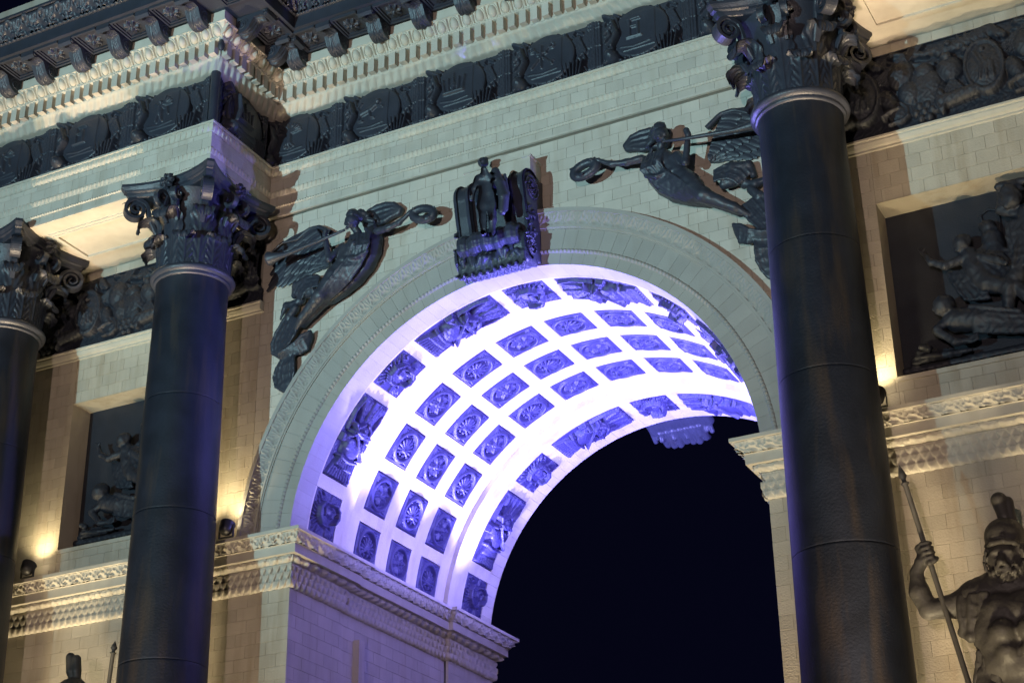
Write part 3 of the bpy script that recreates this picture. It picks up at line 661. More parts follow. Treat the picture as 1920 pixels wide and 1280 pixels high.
def trophy_square():
    r = Relief(.73, .74, 74, 74); r.rect((0, 0), .73, .74, .01); r.ring((0, 0), .36, .36, .012, .01)
    for sg in (-1, 1):
        r.stroke([(-.30*sg, -.3), (.30*sg, .3)], .022, .05); r.stroke([(-.25*sg, -.32), (.33*sg, .22)], .014, .04)
        r.dome((sg*.27, .22), .07, .05, .05, sg*.6); r.fan((sg*.22, .05), .2, math.pi/2-sg*1.4, math.pi/2-sg*.2, 6, .05, .02)
        r.stroke([(sg*.30, -.30), (sg*.22, -.22), (sg*.28, -.12), (sg*.34, -.2)], .03, .05)
    r.dome((0, 0), .23, .25, .08); r.ring((0, 0), .2, .22, .02, .03, .05); r.dome((.03, .02), .12, .14, .125, .3); r.dome((.09, .05), .06, .075, .145); r.stroke([(-.04, .10), (.06, .14), (.14, .08)], [.02, .03, .02], .04, .09); r.stroke([(-.02, -.08), (.08, -.10), (.15, -.03)], [.02, .028, .02], .04, .07)
    r.stroke([(-.12, .16), (-.02, .22), (.10, .20), (.17, .10), (.16, -.02)], [.03, .04, .045, .035, .02], .06, .13)
    r.stroke([(-.2, -.16), (-.08, -.24), (.06, -.25), (.18, -.17)], [.02, .04, .04, .02], .05, .09)
    r.fan((-.05, -.1), .28, 3.5, 5.6, 9, .05, .025); r.rough(.004, 90); return r
def trophy_long():       # armour: skirt at +x end, cuirass, helmet, wings and flags at -x end, sword across
    r = Relief(1.50, .745, 150, 74); r.rect((0, 0), 1.50, .745, .01)
    for i in range(9): r.stroke([(.36, (i-4)*.045), (.71, (i-4)*.078)], [.028, .04], .06, .01)
    for i in range(8): r.stroke([(.34, (i-3.5)*.05), (.52, (i-3.5)*.062)], [.026, .034], .05, .06)
    r.dome((.20, .0), .24, .25, .17); r.dome((.12, .11), .12, .12, .05, 0, .12); r.dome((.12, -.11), .12, .12, .05, 0, .12)
    r.stroke([(.36, -.24), (.40, 0), (.36, .24)], .028, .05, .10); r.dome((.03, .24), .11, .08, .13, .5); r.dome((.03, -.24), .11, .08, .13, -.5)
    for i in range(5): r.stroke([(.02+i*.012, .2), (.0+i*.03, .34)], .018, .04, .06); r.stroke([(.02+i*.012, -.2), (.0+i*.03, -.34)], .018, .04, .06)
    r.dome((-.14, 0), .13, .12, .24); r.dome((-.19, 0), .12, .135, .22); r.ring((-.12, 0), .03, .135, .016, .03, .2)
    r.stroke([(-.32, .02), (-.24, .13), (-.12, .17), (-.04, .20)], [.04, .06, .05, .02], .08, .12); r.stroke([(-.30, -.05), (-.2, -.15), (-.10, -.22)], [.04, .05, .03], .08, .10)
    for sg in (-1, 1):
        for i in range(7): r.stroke([(-.22-.02*i, sg*(.05+.02*i)), (-.42-.045*i, sg*(.10+.032*i)), (-.70, sg*(.06+.043*i))], [.03, .035, .02], .05, .02+.008*(i % 3))
        r.stroke([(-.1, sg*.3), (-.45, sg*.34), (-.72, sg*.30)], [.02, .03, .015], .05, .03)
    r.folds([(-.3, -.02), (-.72, -.05)], [(-.3, .04), (-.72, .10)], 4, .03, .05, .05)
    r.stroke([(-.25, -.28), (.30, .27)], [.018, .022], .05, .15); r.stroke([(-.08, -.18), (-.02, -.25)], .02, .05, .16)
    r.rough(.004, 80); return r
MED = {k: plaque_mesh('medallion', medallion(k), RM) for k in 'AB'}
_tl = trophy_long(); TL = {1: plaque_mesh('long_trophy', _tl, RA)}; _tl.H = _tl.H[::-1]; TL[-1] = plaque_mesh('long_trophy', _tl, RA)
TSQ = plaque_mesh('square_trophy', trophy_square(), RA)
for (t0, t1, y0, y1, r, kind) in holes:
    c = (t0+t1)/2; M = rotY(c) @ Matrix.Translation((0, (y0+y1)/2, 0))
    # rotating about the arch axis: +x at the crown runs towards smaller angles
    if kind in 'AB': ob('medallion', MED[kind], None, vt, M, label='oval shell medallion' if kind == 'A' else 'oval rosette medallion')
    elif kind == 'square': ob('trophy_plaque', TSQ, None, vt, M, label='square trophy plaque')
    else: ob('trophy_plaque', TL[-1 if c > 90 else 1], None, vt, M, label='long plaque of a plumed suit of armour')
# rear face and top of the arch block
rw = thing('rear_wall', 'plain back wall of the arch, turned away from the viewer', 'stone wall', (0, DEP, 0))
P = np.zeros((n+1, 2, 3)); th2 = np.linspace(0, math.pi, n+1)
P[:, 0] = np.stack([4.02*np.cos(th2), 0*th2+DEP, ZS+4.02*np.sin(th2)], -1); kk = np.minimum(4.86/np.maximum(np.abs(np.cos(th2)), 1e-6), (20-ZS)/np.maximum(np.sin(th2), 1e-6))
P[:, 1] = np.stack([kk*np.cos(th2), 0*th2+DEP, ZS+kk*np.sin(th2)], -1); ob('rear_face', gmesh('rear_face', P, smooth=False), STONE, rw)

# ================================================================== entablature
ent = thing('entablature', 'long entablature with black shield frieze, pale egg and dentil courses and dark bracketed cornice', 'entablature', (0, 0, 17.3))
PATH = [(-XO, YR), (-XR, YR), (-XR, 0), (XR, 0), (XR, YR), (XO, YR)]
def epart(nm, prof, mat=CARVE, path=PATH, **k):
    V, F = sweep(path, prof, **k); return ob(nm, mesh(nm, V, F, bool(k.get('orn'))), mat, ent)
epart('architrave_core', [(-.6, 16.872), (-.03, 16.872), (-.03, 17.70), (.0, 17.70)], JOINT, ds=2)
epart('architrave_fillet', [(-.03, 16.86), (.012, 16.862), (.012, 16.90), (-.03, 16.91)], STONE, ds=2)
epart('bead_moulding', [(.0, 17.03), (.012, 17.035), (.022, 17.06), (.012, 17.085), (.0, 17.09)], orn=bead_orn(0.055, 0.03), ds=0.0137, nv=7)
epart('leaf_moulding', [(.002, 17.26), (.014, 17.27), (.022, 17.31), (.034, 17.35), (.034, 17.375), (.004, 17.38)], orn=leaf_orn(0.09, 0.022), ds=0.0128, nv=10)
epart('taenia', [(.0, 17.70), (.022, 17.705), (.05, 17.75), (.06, 17.80), (.06, 17.84)], orn=egg_orn(0.118, 0.026), ds=0.0131, nv=10)
epart('taenia_top', [(.06, 17.835), (.085, 17.84), (.085, 17.872), (-.12, 17.88)], ds=2)
Ma = []
for (a, b), e1, e2 in zip(zip(PATH[:-1], PATH[1:]), [(1, 0, 0), (0, 1, 0), (1, 0, 0), (0, -1, 0), (1, 0, 0)], [(0, 1, 0), (-1, 0, 0), (0, 1, 0), (1, 0, 0), (0, 1, 0)]):
    L = abs(b[0]-a[0])+abs(b[1]-a[1]); o = (a[0], a[1], 0)
    for z0, z1, ph in ((16.905, 17.03, .2), (17.09, 17.26, .5), (17.38, 17.60, .1), (17.60, 17.70, .7)):
        Ma += courses(o, e1, e2, 0, L, [(z0, z1)], 0.315, phase=ph, depth=.03)
place_blocks(ent, Ma, STONE)
# soffits over the columns, with a sunk framed panel
for sx in (-1, 1):
    mb = MB(); x0, x1 = sorted((sx*XR, sx*XO)); mb.box(x0, x1, YR+.002, W+.1, ZSOF, ZSOF+.06)
    for (c0, c1) in ((5.36+.98, 9.5-.98),):
        a, b = sorted((sx*c0, sx*c1))
        for m, dz in ((0.0, .022), (.06, .038)):
            for (p0, p1, q0, q1) in ((a+m, b-m, -1.42+m, -1.36+m), (a+m, b-m, -.42-m, -.36-m), (a+m, a+.06+m, -1.36+m, -.42-m), (b-.06-m, b-m, -1.36+m, -.42-m)):
                mb.box(p0, p1, q0, q1, ZSOF-dz, ZSOF+.001)
    ob('soffit', mb.mesh('soffit'), CARVE, ent)
# frieze ground, bed mouldings, dentils, eggs, cornice
epart('frieze_ground', [(-.10, 17.86), (-.10, 18.96)], IRON, ds=2)
epart('bed_leaf', [(-.1, 18.905), (.03, 18.91), (.05, 18.925), (.10, 18.96), (.17, 19.00), (.23, 19.025), (.235, 19.045)], orn=leaf_orn(0.17, 0.05), ds=0.0187, nv=14)
epart('dentil_ground', [(.225, 19.04), (.235, 19.045), (.235, 19.31), (.3, 19.315)], ds=2)
epart('bead_row', [(.30, 19.30), (.345, 19.305), (.36, 19.325), (.345, 19.345)], orn=bead_orn(0.06, 0.03), ds=0.0151, nv=6)
epart('egg_ground', [(.33, 19.34), (.345, 19.35), (.385, 19.41), (.43, 19.48), (.475, 19.545), (.50, 19.55), (.50, 19.575), (.42, 19.58), (.42, 19.83)], ds=2)
def egg_mesh():
    u = np.linspace(0, 2*math.pi, 15)[:-1]; v = np.linspace(0, math.pi/2, 5); mb = MB()
    P = np.array([[(.076*math.sin(b)*math.cos(a)*(1-.14*math.sin(a)), -.085*math.cos(b), .112*math.sin(b)*math.sin(a)) for b in v] for a in u]); mb.grid(P[:, ::-1], cu=True)
    R1 = np.array([[((.088+d)*math.cos(a)*(1-.1*math.sin(a)), -h, (.125+d)*math.sin(a)) for d, h in ((-.006, 0), (-.002, .03), (.010, .035), (.018, 0))] for a in u]); mb.grid(R1[:, ::-1], cu=True)
    return mb.mesh('egg', True)
EGG = egg_mesh(); EGG.materials.append(CARVE)
DRT = MB().add([(-.012, 0, -.10), (.012, 0, -.10), (.02, 0, .11), (-.02, 0, .11), (0, -.045, -.10), (0, -.06, .11)], [(0, 4, 5, 3), (4, 1, 2, 5), (0, 1, 4), (3, 5, 2)]).mesh('dart'); DRT.materials.append(CARVE)
DEN = MB().box(0, .128, -.115, 0, 0, .262).mesh('dentil'); DEN.materials.append(STONE)
PIN = lmesh('pine_drop', lathe([(.0, .02), (.04, .05), (.062, .12), (.058, .18), (.03, .25), (0.002, .27)], 14)); PIN.materials.append(IRON)
SEG = []   # (start, direction, length along the ornament line)
def segs(dl):
    out = []
    for i, (a, b) in enumerate(zip(PATH[:-1], PATH[1:])):
        d = np.array(b)-np.array(a); L = np.linalg.norm(d); d = d/L; nn = np.array([d[1], -d[0]])
        e0 = {0: 0, 1: dl, 2: -dl, 3: -dl, 4: dl}[i]; e1 = {0: dl, 1: -dl, 2: -dl, 3: dl, 4: 0}[i]
        out.append((np.array(a)+nn*dl-d*e0, d, nn, L+e0+e1))
    return out
def frame(p, d, nn, z): return Matrix(((d[0], -nn[0], 0, p[0]), (d[1], -nn[1], 0, p[1]), (0, 0, 1, z), (0, 0, 0, 1)))
TILT = Matrix.Rotation(R_(33), 4, 'X')
for i, (p, d, nn, L) in enumerate(segs(.40)):
    m = max(1, round(L/.245)); q = L/m
    for k in range(m):
        c = p+d*(q*(k+.5))
        if abs(c[0]) > 11.8: continue
        ob('egg', EGG, None, ent, frame(c, d, nn, 19.448) @ TILT); ob('dart', DRT, None, ent, frame(p+d*(q*k), d, nn, 19.448) @ TILT)
for i, (p, d, nn, L) in enumerate(segs(.236)):
    m = max(1, round((L-.10)/.2105)); q = (L-.0)/m
    for k in range(m):
        c = p+d*(q*k+.045)
        if abs(c[0]) > 11.8: continue
        ob('dentil', DEN, None, ent, frame(c, d, nn, 19.05))
for sx in (-1, 1): ob('pine_drop', PIN, None, ent, Matrix.Translation((sx*(XR-.30), YR-.30, 19.05)))
# black cornice
epart('corona_soffit', [(.40, 19.835), (.44, 19.82), (1.18, 19.82)], IRON, ds=2)
epart('corona', [(1.18, 19.82), (1.18, 20.05), (1.205, 20.055)], IRON, ds=2)
epart('corona_bead', [(1.205, 20.05), (1.24, 20.065), (1.205, 20.095)], IRON, orn=bead_orn(0.085, 0.04), ds=0.021, nv=6)
epart('crown_leaf', [(1.205, 20.09), (1.23, 20.11), (1.28, 20.19), (1.37, 20.28), (1.44, 20.34), (1.445, 20.38)], IRON, orn=mix_orn(0.33, 0.10), ds=0.024, nv=14)
epart('crown_fillet', [(1.445, 20.37), (1.48, 20.375), (1.48, 20.42), (.3, 20.55), (-.5, 20.56)], IRON, ds=2)
epart('attic', [(-.3, 20.5), (-.3, 22.4), (-6, 22.4)], STONE, ds=3)
def modillion():
    mb = MB(); hw = .14
    t = np.linspace(0, 1, 15); up = np.stack([.44+.66*t, 0*t+19.818], -1)
    zb = 19.818-.06-.225*np.clip(1-((t-.18)/.34)**2, 0, 1)**.5-.07*np.exp(-((t-.92)/.09)**2)-.06*(1-t)
    zb[0] = 19.62; lo = np.stack([.44+.66*t, zb], -1)
    for x in (-hw, hw): mb.add([(x, -a, b) for a, b in up]+[(x, -a, b) for a, b in lo[::-1]], [tuple(range(30)) if x < 0 else tuple(range(30))[::-1]])
    mb.grid(np.array([[(x, -a, b) for a, b in lo] for x in (-hw, -hw*.5, 0, hw*.5, hw)]))
    mb.add([(-hw, -.44-.66, 19.818), (hw, -.44-.66, 19.818), (hw, -lo[-1][0], lo[-1][1]), (-hw, -lo[-1][0], lo[-1][1])], [(0, 1, 2, 3)])
    m = mb.mesh('modillion', False); m.materials.append(IRON)
    # acanthus leaf under it
    u = np.linspace(-1, 1, 17); v = np.linspace(0.02, .86, 22); zz = np.interp(v, t, zb); sc = .5+.5*np.abs(np.sin(v*26))**.5
    P = np.array([[(x*(.105+.035*s)*(.92-.25*vv), -(.44+.66*vv), z-.022-.030*math.exp(-(x/.13)**2)-.016*math.cos(7*abs(x)*2+vv*24)+.05*abs(x)**3) for x in u] for vv, z, s in zip(v, zz, sc)])
    l = gmesh('acanthus_leaf', P); l.materials.append(IRON)
    sms = []
    for x in (-hw-.004, hw+.004):
        for (cy, cz, r0, turns) in ((.575, 19.655, .125, 2.2), (1.045, 19.76, .05, 1.7)):
            a = np.linspace(0, turns*2*math.pi, 40); rr = r0*(1-.85*a/a[-1]); sm = gmesh('scroll', tubep(np.stack([0*a+x, -(cy+rr*np.cos(a)), cz+rr*np.sin(a)], -1), .011, 5, up=(1, 0, 0)), cv=True); sm.materials.append(IRON); sms.append(sm)
    return m, l, sms
MOD = modillion()
def coffer():
    mb = MB()
    for (h, w0, dz) in ((.27, .035, .05), (.225, .03, .03)):
        for (a, b, c, d) in ((-h, h, -h, -h+w0), (-h, h, h-w0, h), (-h, -h+w0, -h+w0, h-w0), (h-w0, h, -h+w0, h-w0)): mb.box(a, b, c, d, -dz, .001)
    m = mb.mesh('coffer_frame'); m.materials.append(IRON)
    r = Relief(.34, .34, 40, 40)
    for i in range(8): a = i*math.pi/4; r.dome((.085*math.cos(a), .085*math.sin(a)), .07, .035, .06, a); r.stroke([(.04*math.cos(a), .04*math.sin(a)), (.14*math.cos(a), .14*math.sin(a))], .008, .025, .04)
    r.dome((0, 0), .045, .045, .11)
    P = np.stack([r.X, r.Y, -r.H-.001], -1)[:, ::-1]; f = gmesh('coffer_flower', P); f.materials.append(IRON)
    return m, f
CF = coffer()
for i, (p, d, nn, L) in enumerate(segs(.42)):
    if i in (2,): m = max(1, round(L/.85)); q = L/m; st = q*.5
    elif i in (1, 3): m = 2; q = L/m; st = q*.5
    else: m = 10; q = .855; st = None
    for k in range(m):
        if st is not None: u = st+q*k
        else: u = (L-.42-q*k) if i == 0 else (.42+q*k)
        b = p+d*u-nn*.42; M = frame(b, d, nn, 0)
        if abs(b[0]) > 12.5: continue
        br = ob('modillion', MOD[0], None, ent, M); ob('acanthus_leaf', MOD[1], None, br, M); [ob('scroll', q_, None, br, M) for q_ in MOD[2]]
        if (k < m-1 or i in (0, 4)):
            u2 = u+q*.5 if i != 0 else u-q*.5
            c = p+d*u2+nn*(.39); M2 = frame(c, d, nn, 19.818) @ Matrix.Diagonal((.98, 1.12, 1, 1))
            cfo = ob('coffer_frame', CF[0], None, ent, M2); ob('coffer_flower', CF[1], None, cfo, M2)
for sx in (-1, 1):
    for (x, y) in ((sx*(XR-.80), YR-.80), (sx*(XR-.82), -.80)):
        M2 = Matrix.Translation((x, y, 19.818)); cfo = ob('coffer_frame', CF[0], None, ent, M2); ob('coffer_flower', CF[1], None, cfo, M2)

# ---- frieze reliefs: round shields on trophies between bundles of rods
def emblem(r, kind, c=(0, 0), b=.0):
    x, y = c
    if kind == 'gate':
        r.rect((x, y+.16), .20, .03, .03, 0, .006, b); r.rect((x-.06, y+.03), .035, .30, .03, 0, .006, b); r.rect((x+.06, y-.01), .035, .22, .03, 0, .006, b); r.rect((x, y-.13), .24, .03, .03, 0, .006, b); r.rect((x, y+.04), .12, .03, .03, 0, .006, b)
    elif kind == 'lion':
        r.stroke([(x-.14, y-.02), (x+.02, y+.02), (x+.10, y+.08)], [.05, .045, .05], .035, b); r.dome((x+.13, y+.12), .05, .05, .045, 0, b); r.stroke([(x-.14, y-.02), (x-.18, y-.14), (x-.12, y-.15)], .022, .03, b); r.stroke([(x, y), (x+.02, y-.13), (x+.07, y-.14)], .022, .03, b); r.stroke([(x+.10, y+.06), (x+.2, y+.02)], .02, .03, b); r.stroke([(x-.15, y), (x-.2, y+.1), (x-.14, y+.16)], .016, .03, b)
    elif kind == 'crown':
        for i in range(5): r.stroke([(x-.14+.07*i, y-.12), (x-.17+.085*i, y+.08)], [.03, .02], .035, b); r.dome((x-.17+.085*i, y+.10), .025, .025, .04, 0, b)
        r.stroke([(x-.15, y-.13), (x+.15, y-.13)], .03, .04, b); r.dome((x, y-.02), .05, .06, .04, 0, b); r.stroke([(x, y+.1), (x, y+.2)], .016, .03, b)
    elif kind == 'keys':
        r.stroke([(x-.15, y-.15), (x+.14, y+.16)], .02, .03, b); r.stroke([(x+.15, y-.15), (x-.14, y+.16)], .02, .03, b); r.stroke([(x, y-.18), (x, y+.18)], .018, .04, b); r.ring((x-.15, y+.15), .04, .04, .014, .03, b); r.ring((x+.15, y+.15), .04, .04, .014, .03, b); r.stroke([(x-.07, y+.05), (x+.07, y+.05)], .016, .035, b); r.rect((x+.16, y-.12), .07, .02, .03, .7, .005, b)
    elif kind == 'figure':
        r.stroke([(x, y+.04), (x, y-.06)], [.045, .05], .04, b); r.dome((x, y+.12), .035, .04, .045, 0, b); r.stroke([(x-.02, y-.08), (x-.05, y-.2)], [.03, .02], .035, b); r.stroke([(x+.02, y-.08), (x+.05, y-.2)], [.03, .02], .035, b); r.stroke([(x, y+.05), (x+.12, y+.0), (x+.14, y-.1)], .02, .03, b); r.stroke([(x, y+.05), (x-.1, y+.12)], .02, .03, b); r.fan((x+.03, y+.06), .15, .1, 1.2, 4, .03, .02, b)
    else:
        r.stroke([(x, y-.14), (x, y+.1)], [.05, .03], .035, b); r.fan((x, y+.02), .19, .2, 1.3, 5, .03, .022, b); r.fan((x, y+.02), .19, math.pi-1.3, math.pi-.2, 5, .03, .022, b); r.dome((x-.05, y+.14), .03, .03, .04, 0, b); r.dome((x+.05, y+.14), .03, .03, .04, 0, b); r.fan((x, y-.1), .12, -2.2, -.9, 4, .03, .02, b)
def frieze_bay(w=1.69, h=.80):
    r = Relief(w, h, 190, 92); zb = -h/2
    # bundle of rods at both ends (half each)
    for e in (-1, 1):
        for k in range(3): r.stroke([(e*(w/2-.01-.045*k), zb), (e*(w/2-.01-.045*k), -zb)], .026, .025, .03-.009*k)
        for yy in (-.36, -.30, .02, .30, .36): r.rect((e*(w/2-.03), yy), .21, .022, .06, 0, .008)
    # crossed spears, halberds, ropes and helmets either side of the shield
    r.stroke([(-.70, -.30), (-.30, .38)], .017, .05); r.stroke([(-.66, .20), (-.40, .36)], .05, .04); r.stroke([(-.60, -.38), (-.30, -.02)], .02, .05)
    r.dome((-.50, -.27), .16, .12, .21, -.3); r.dome((-.60, -.34), .07, .05, .14); r.stroke([(-.46, -.16), (-.37, .02), (-.44, .24)], [.04, .06, .02], .10, .10); r.stroke([(-.62, .40), (-.40, .28), (-.34, .12)], [.04, .04, .02], .06, .06); r.fan((-.34, .34), .2, 2.6, 3.7, 5, .05, .024, .03); r.fan((-.55, -.16), .13, .5, 2.4, 6, .05, .022)
    r.stroke([(-.66, .06), (-.56, .14), (-.60, .24), (-.50, .26)], .022, .04); r.ring((-.60, .30), .05, .05, .016, .04)
    r.stroke([(.32, .36), (.72, -.34)], .017, .05); r.rect((.56, .10), .20, .34, .045, .45, .02); r.stroke([(.46, -.30), (.55, -.05)], [.03, .05], .05)
    for k in range(6): r.stroke([(.34+.05*k, -.40), (.28+.075*k, -.16)], [.032, .018], .13)
    r.stroke([(.64, .30), (.52, .36), (.46, .30), (.52, .24), (.60, .24)], .018, .05); r.stroke([(.66, -.36), (.62, -.22), (.68, -.12), (.64, -.02)], .022, .05)
    for k in range(9): r.dome((-.34+.085*k, -.355+.012*(k % 2)), .055, .045, .12, .4*k)
    r.fan((0.02, .30), .3, .2, 2.9, 9, .04, .022); r.rough(.003, 70)
    return r
FB = frieze_bay(); P = np.stack([FB.X, -FB.H*1.45, FB.Y], -1)
FBM = gmesh('trophy_relief', P); FBM.materials.append(IRON)
def shield_mesh():
    prof = [(.0, -.15), (.20, -.148), (.33, -.140), (.375, -.142), (.40, -.135), (.41, -.11), (.40, .02)]
    t = np.linspace(0, 2*math.pi, 49)[:-1]; P = np.array([[(r*math.cos(a), y, r*math.sin(a)) for r, y in prof] for a in t]); return gmesh('shield', P[:, ::-1][::-1], cu=True)
SHM = shield_mesh(); SHM.materials.append(IRON)
EMB = {}
for kname in ('gate', 'lion', 'crown', 'keys', 'figure', 'eagle'):
    r = Relief(.76, .76, 84, 84); cut = (r.X**2+r.Y**2 < .375**2); r.rect((-.06, 0), .60, .60, .05, 0, .008); emblem(r, kname, (-.06, .03), .05); r.H = np.where(r.H > .051, .05+(r.H-.05)*1.7, r.H); r.stroke([(-.26, -.21), (-.06, -.245), (.16, -.22)], .018, .02, .045)
    V, F = gridvf(np.stack([r.X, -.118-r.H, r.Y], -1)); keep = cut.reshape(-1)[F].all(1); EMB[kname] = mesh('emblem', V, F[keep], True); EMB[kname].materials.append(IRON)
names_em = {'gate': 'city gate', 'lion': 'running lion', 'crown': 'crown', 'keys': 'crossed keys and sword', 'figure': 'winged figure', 'eagle': 'two headed eagle'}
def bay(c, d, nn, w, em):
    M = frame(c, d, nn, 18.39) @ Matrix.Diagonal((w/1.69, 1, 1.30, 1)); b = ob('trophy_relief', FBM, None, ent, M)
    M2 = frame(c, d, nn, 18.40) @ Matrix.Diagonal((1.25, 0.92, 1.25, 1)); ob('shield', SHM, None, b, M2 @ Matrix.Rotation(R_(-4), 4, 'X')); ob('emblem', EMB[em], None, b, M2 @ Matrix.Rotation(R_(-4), 4, 'X'), label='emblem of a '+names_em[em])
order = ['eagle', 'lion', 'crown', 'keys', 'gate']
sg = segs(-.095)
p, d, nn, L = sg[2]; q = 1.69; x0 = -4.25
for k in range(6): bay(np.array([-4.25+q*k, -.0+.095]), d, nn, q, order[k % 5])
p, d, nn, L = sg[0]; lst = ['figure', 'gate', 'figure', 'eagle']
for k in range(4): bay(np.array([-XR-.14-.90-1.8*k, YR+.095]), d, nn, 1.80, lst[k])
p, d, nn, L = sg[4]
for k in range(4): bay(np.array([XR+.14+.90+1.8*k, YR+.095]), d, nn, 1.80, lst[k])
for sx, i in ((-1, 1), (1, 3)):
    p, d, nn, L = sg[i]; bay(np.array([sx*(XR+.095), YR/2]), d, nn, 1.45, 'crown')
    cm = MB()
    for k in range(5): cm.grid(tubep([(sx*(XR+.02)+(.03*(k-2))*0, YR+.02, 17.87), (sx*(XR+.02), YR+.02, 18.92)], .085, 14), cv=True); break
    ob('corner_rods', cm.mesh('corner_rods', True), IRON, ent)

# ================================================================== columns
def capital_parts():
    parts = {}
    parts['bell'] = lmesh('bell', lathe([(.57, .05), (.575, .5), (.60, 1.0), (.68, 1.3), (.78, 1.42), (.78, 1.44)], 48))
    # abacus with concave sides and cut corners, moulded
    w, cut, dep = .95, .11, .16; side = []
    for k in range(4):
        a = k*math.pi/2
        for t in np.linspace(-1, 1, 15):
            x = t*(w-cut/2); y = -(w+cut*.25)+(dep+cut*.25)*(1-t*t)*1.05
            side.append((x*math.cos(a)-y*math.sin(a), x*math.sin(a)+y*math.cos(a)))
    side = np.array(side); nrm = side/np.linalg.norm(side, axis=1)[:, None]
    prof = [(-.16, 1.42), (-.13, 1.43), (-.11, 1.47), (-.10, 1.50), (-.055, 1.52), (-.045, 1.55), (-.02, 1.58), (0, 1.61), (0, 1.66)]
    P = np.array([[(*(s+n*o), z) for o, z in prof] for s, n in zip(side, nrm)])
    mb = MB().grid(P, cu=True); mb.F.append(tuple(i*len(prof)+len(prof)-1 for i in range(len(side)))); mb.F.append(tuple(i*len(prof) for i in range(len(side)))[::-1])
    parts['abacus'] = mb.mesh('abacus')
    def leaf(z0, z1, r0, r1, out, hw):
        path = [(r0, z0)]+[(r0+(r1-r0)*t, z0+(z1-z0)*t) for t in np.linspace(.15, 1, 9)]
        R0 = out/2
        for a in np.linspace(0, math.pi*1.15, 11)[1:]: path.append((r1+R0*(1-math.cos(a)), z1+R0*.9*math.sin(a)))
        path = resample(path, 34); m = 25; u = np.linspace(-1, 1, m); rows_ = []
        for j, (r, z) in enumerate(path):
            t = j/33; wd = hw*(.82+.20*math.sin(t*math.pi*.9))*(1 if t < .8 else 1-.30*((t-.8)/.2)**2); lob = .80+.20*abs(math.sin(t*math.pi*7))**.6
            tan = path[min(j+1, 33)]-path[max(j-1, 0)]; tan = tan/np.linalg.norm(tan); nr, nz = tan[1], -tan[0]; row = []
            for x in u:
                e = abs(x); wx = x*wd*(lob if e > .6 else 1-(1-lob)*e/.6)
                bump = .022*math.exp(-(x/.09)**2)+.011*math.cos(36*(t-.30*e))*min(1, e*2.2)-.045*max(0, e-.6)
                rr = r+nr*bump; zz = z+nz*bump; row.append((rr*math.sin(wx/max(r, .4)), -rr*math.cos(wx/max(r, .4)), zz))
            rows_.append(row)
        P = np.array(rows_).transpose(1, 0, 2); c = P.copy(); rad = np.hypot(c[..., 0], c[..., 1]); c[..., :2] *= ((rad-.022)/rad)[..., None]
        V, F = join([gridvf(P), gridvf(c[::-1])]); return mesh('acanthus_leaf', V, F, True)
    parts['low'] = leaf(.05, .46, .61, .63, .25, .185); parts['high'] = leaf(.05, .86, .60, .66, .34, .20)
    # corner volute (in the diagonal plane, drawn towards -y) and inner helix
    def volute(r0, z0, rc, zc, rad, wd, turns, name, lean=0.0):
        a = np.linspace(0, turns*2*math.pi, 60); rr = rad*(1-.86*a/a[-1])
        ph = math.pi/2-a
        sp_ = np.stack([0*a, -(rc+rr*np.cos(ph)), zc+rr*np.sin(ph)], -1)
        st = resample([(0, -r0, z0), (0, -(r0+.12), z0+.22), (0, -(rc-rad*.9), zc+rad*.62), (0, -(rc-.2*rad), zc+rad*1.02)], 12)
        pts = np.vstack([st[:-1], sp_]); n = len(pts); wv = np.r_[np.linspace(wd*.5, wd, 11), np.linspace(wd, wd*.75, 60)]; th_ = np.r_[np.linspace(.04, .046, 11), np.linspace(.046, .018, 60)]
        P = np.zeros((n, 8, 3)); T = np.gradient(pts, axis=0); T /= np.linalg.norm(T, axis=1)[:, None]
        N2 = np.stack([0*T[:, 0], -T[:, 2], T[:, 1]], -1)
        for q, (ax, ay) in enumerate(((-1, .6), (-.72, 1), (.72, 1), (1, .6), (1, -.6), (.72, -.5), (-.72, -.5), (-1, -.6))): P[:, q] = pts+np.array([1., 0, 0])*(wv*ax)[:, None]+N2*(th_*ay)[:, None]
        P[:, :, 0] += lean*np.linspace(0, 1, n)[:, None]
        eye = tubep([(-wd*1.05+lean, -rc, zc), (wd*1.05+lean, -rc, zc)], .04*rad/.15, 8)
        V, F = join([gridvf(P, cv=True), gridvf(eye, cv=True)]); return mesh(name, V, F, False)
    parts['volute'] = volute(.66, .80, 1.05, 1.21, .20, .095, 2.0, 'volute')
    parts['helix'] = volute(.66, .85, .82, 1.26, .125, .055, 1.8, 'helix', 0.08)
    r = Relief(.30, .30, 36, 36)
    for i in range(7): a = i*2*math.pi/7; r.dome((.085*math.cos(a), .085*math.sin(a)), .065, .04, .07, a)
    r.dome((0, 0), .05, .05, .12); V, F = gridvf(np.stack([r.X, -r.H, r.Y], -1)); kp = (r.H > .002).reshape(-1)[F].any(1); parts['flower'] = mesh('flower', V, F[kp], True)
    # leaf under each corner of the abacus
    parts['tip'] = gmesh('corner_leaf', np.array([[(x*.09*math.sin(math.pi*min(1, t+.25)), -(1.02+.24*t+.03*math.cos(4*x)), 1.42-.10*t*t-.10*(1-t)*abs(x)-.02*math.cos(8*x)) for t in np.linspace(0, 1, 10)] for x in np.linspace(-1, 1, 11)]))
    for m in parts.values(): m.materials.append(IRON)
    return parts
CAP = capital_parts()
ZC = 15.21
labels = ['leftmost dark column with a leafy capital, cut off by the left edge of the photo', 'tall dark column with a deep blue right flank between the lit wall lamps', 'largest dark column, crossing the right side of the archway from top to bottom']
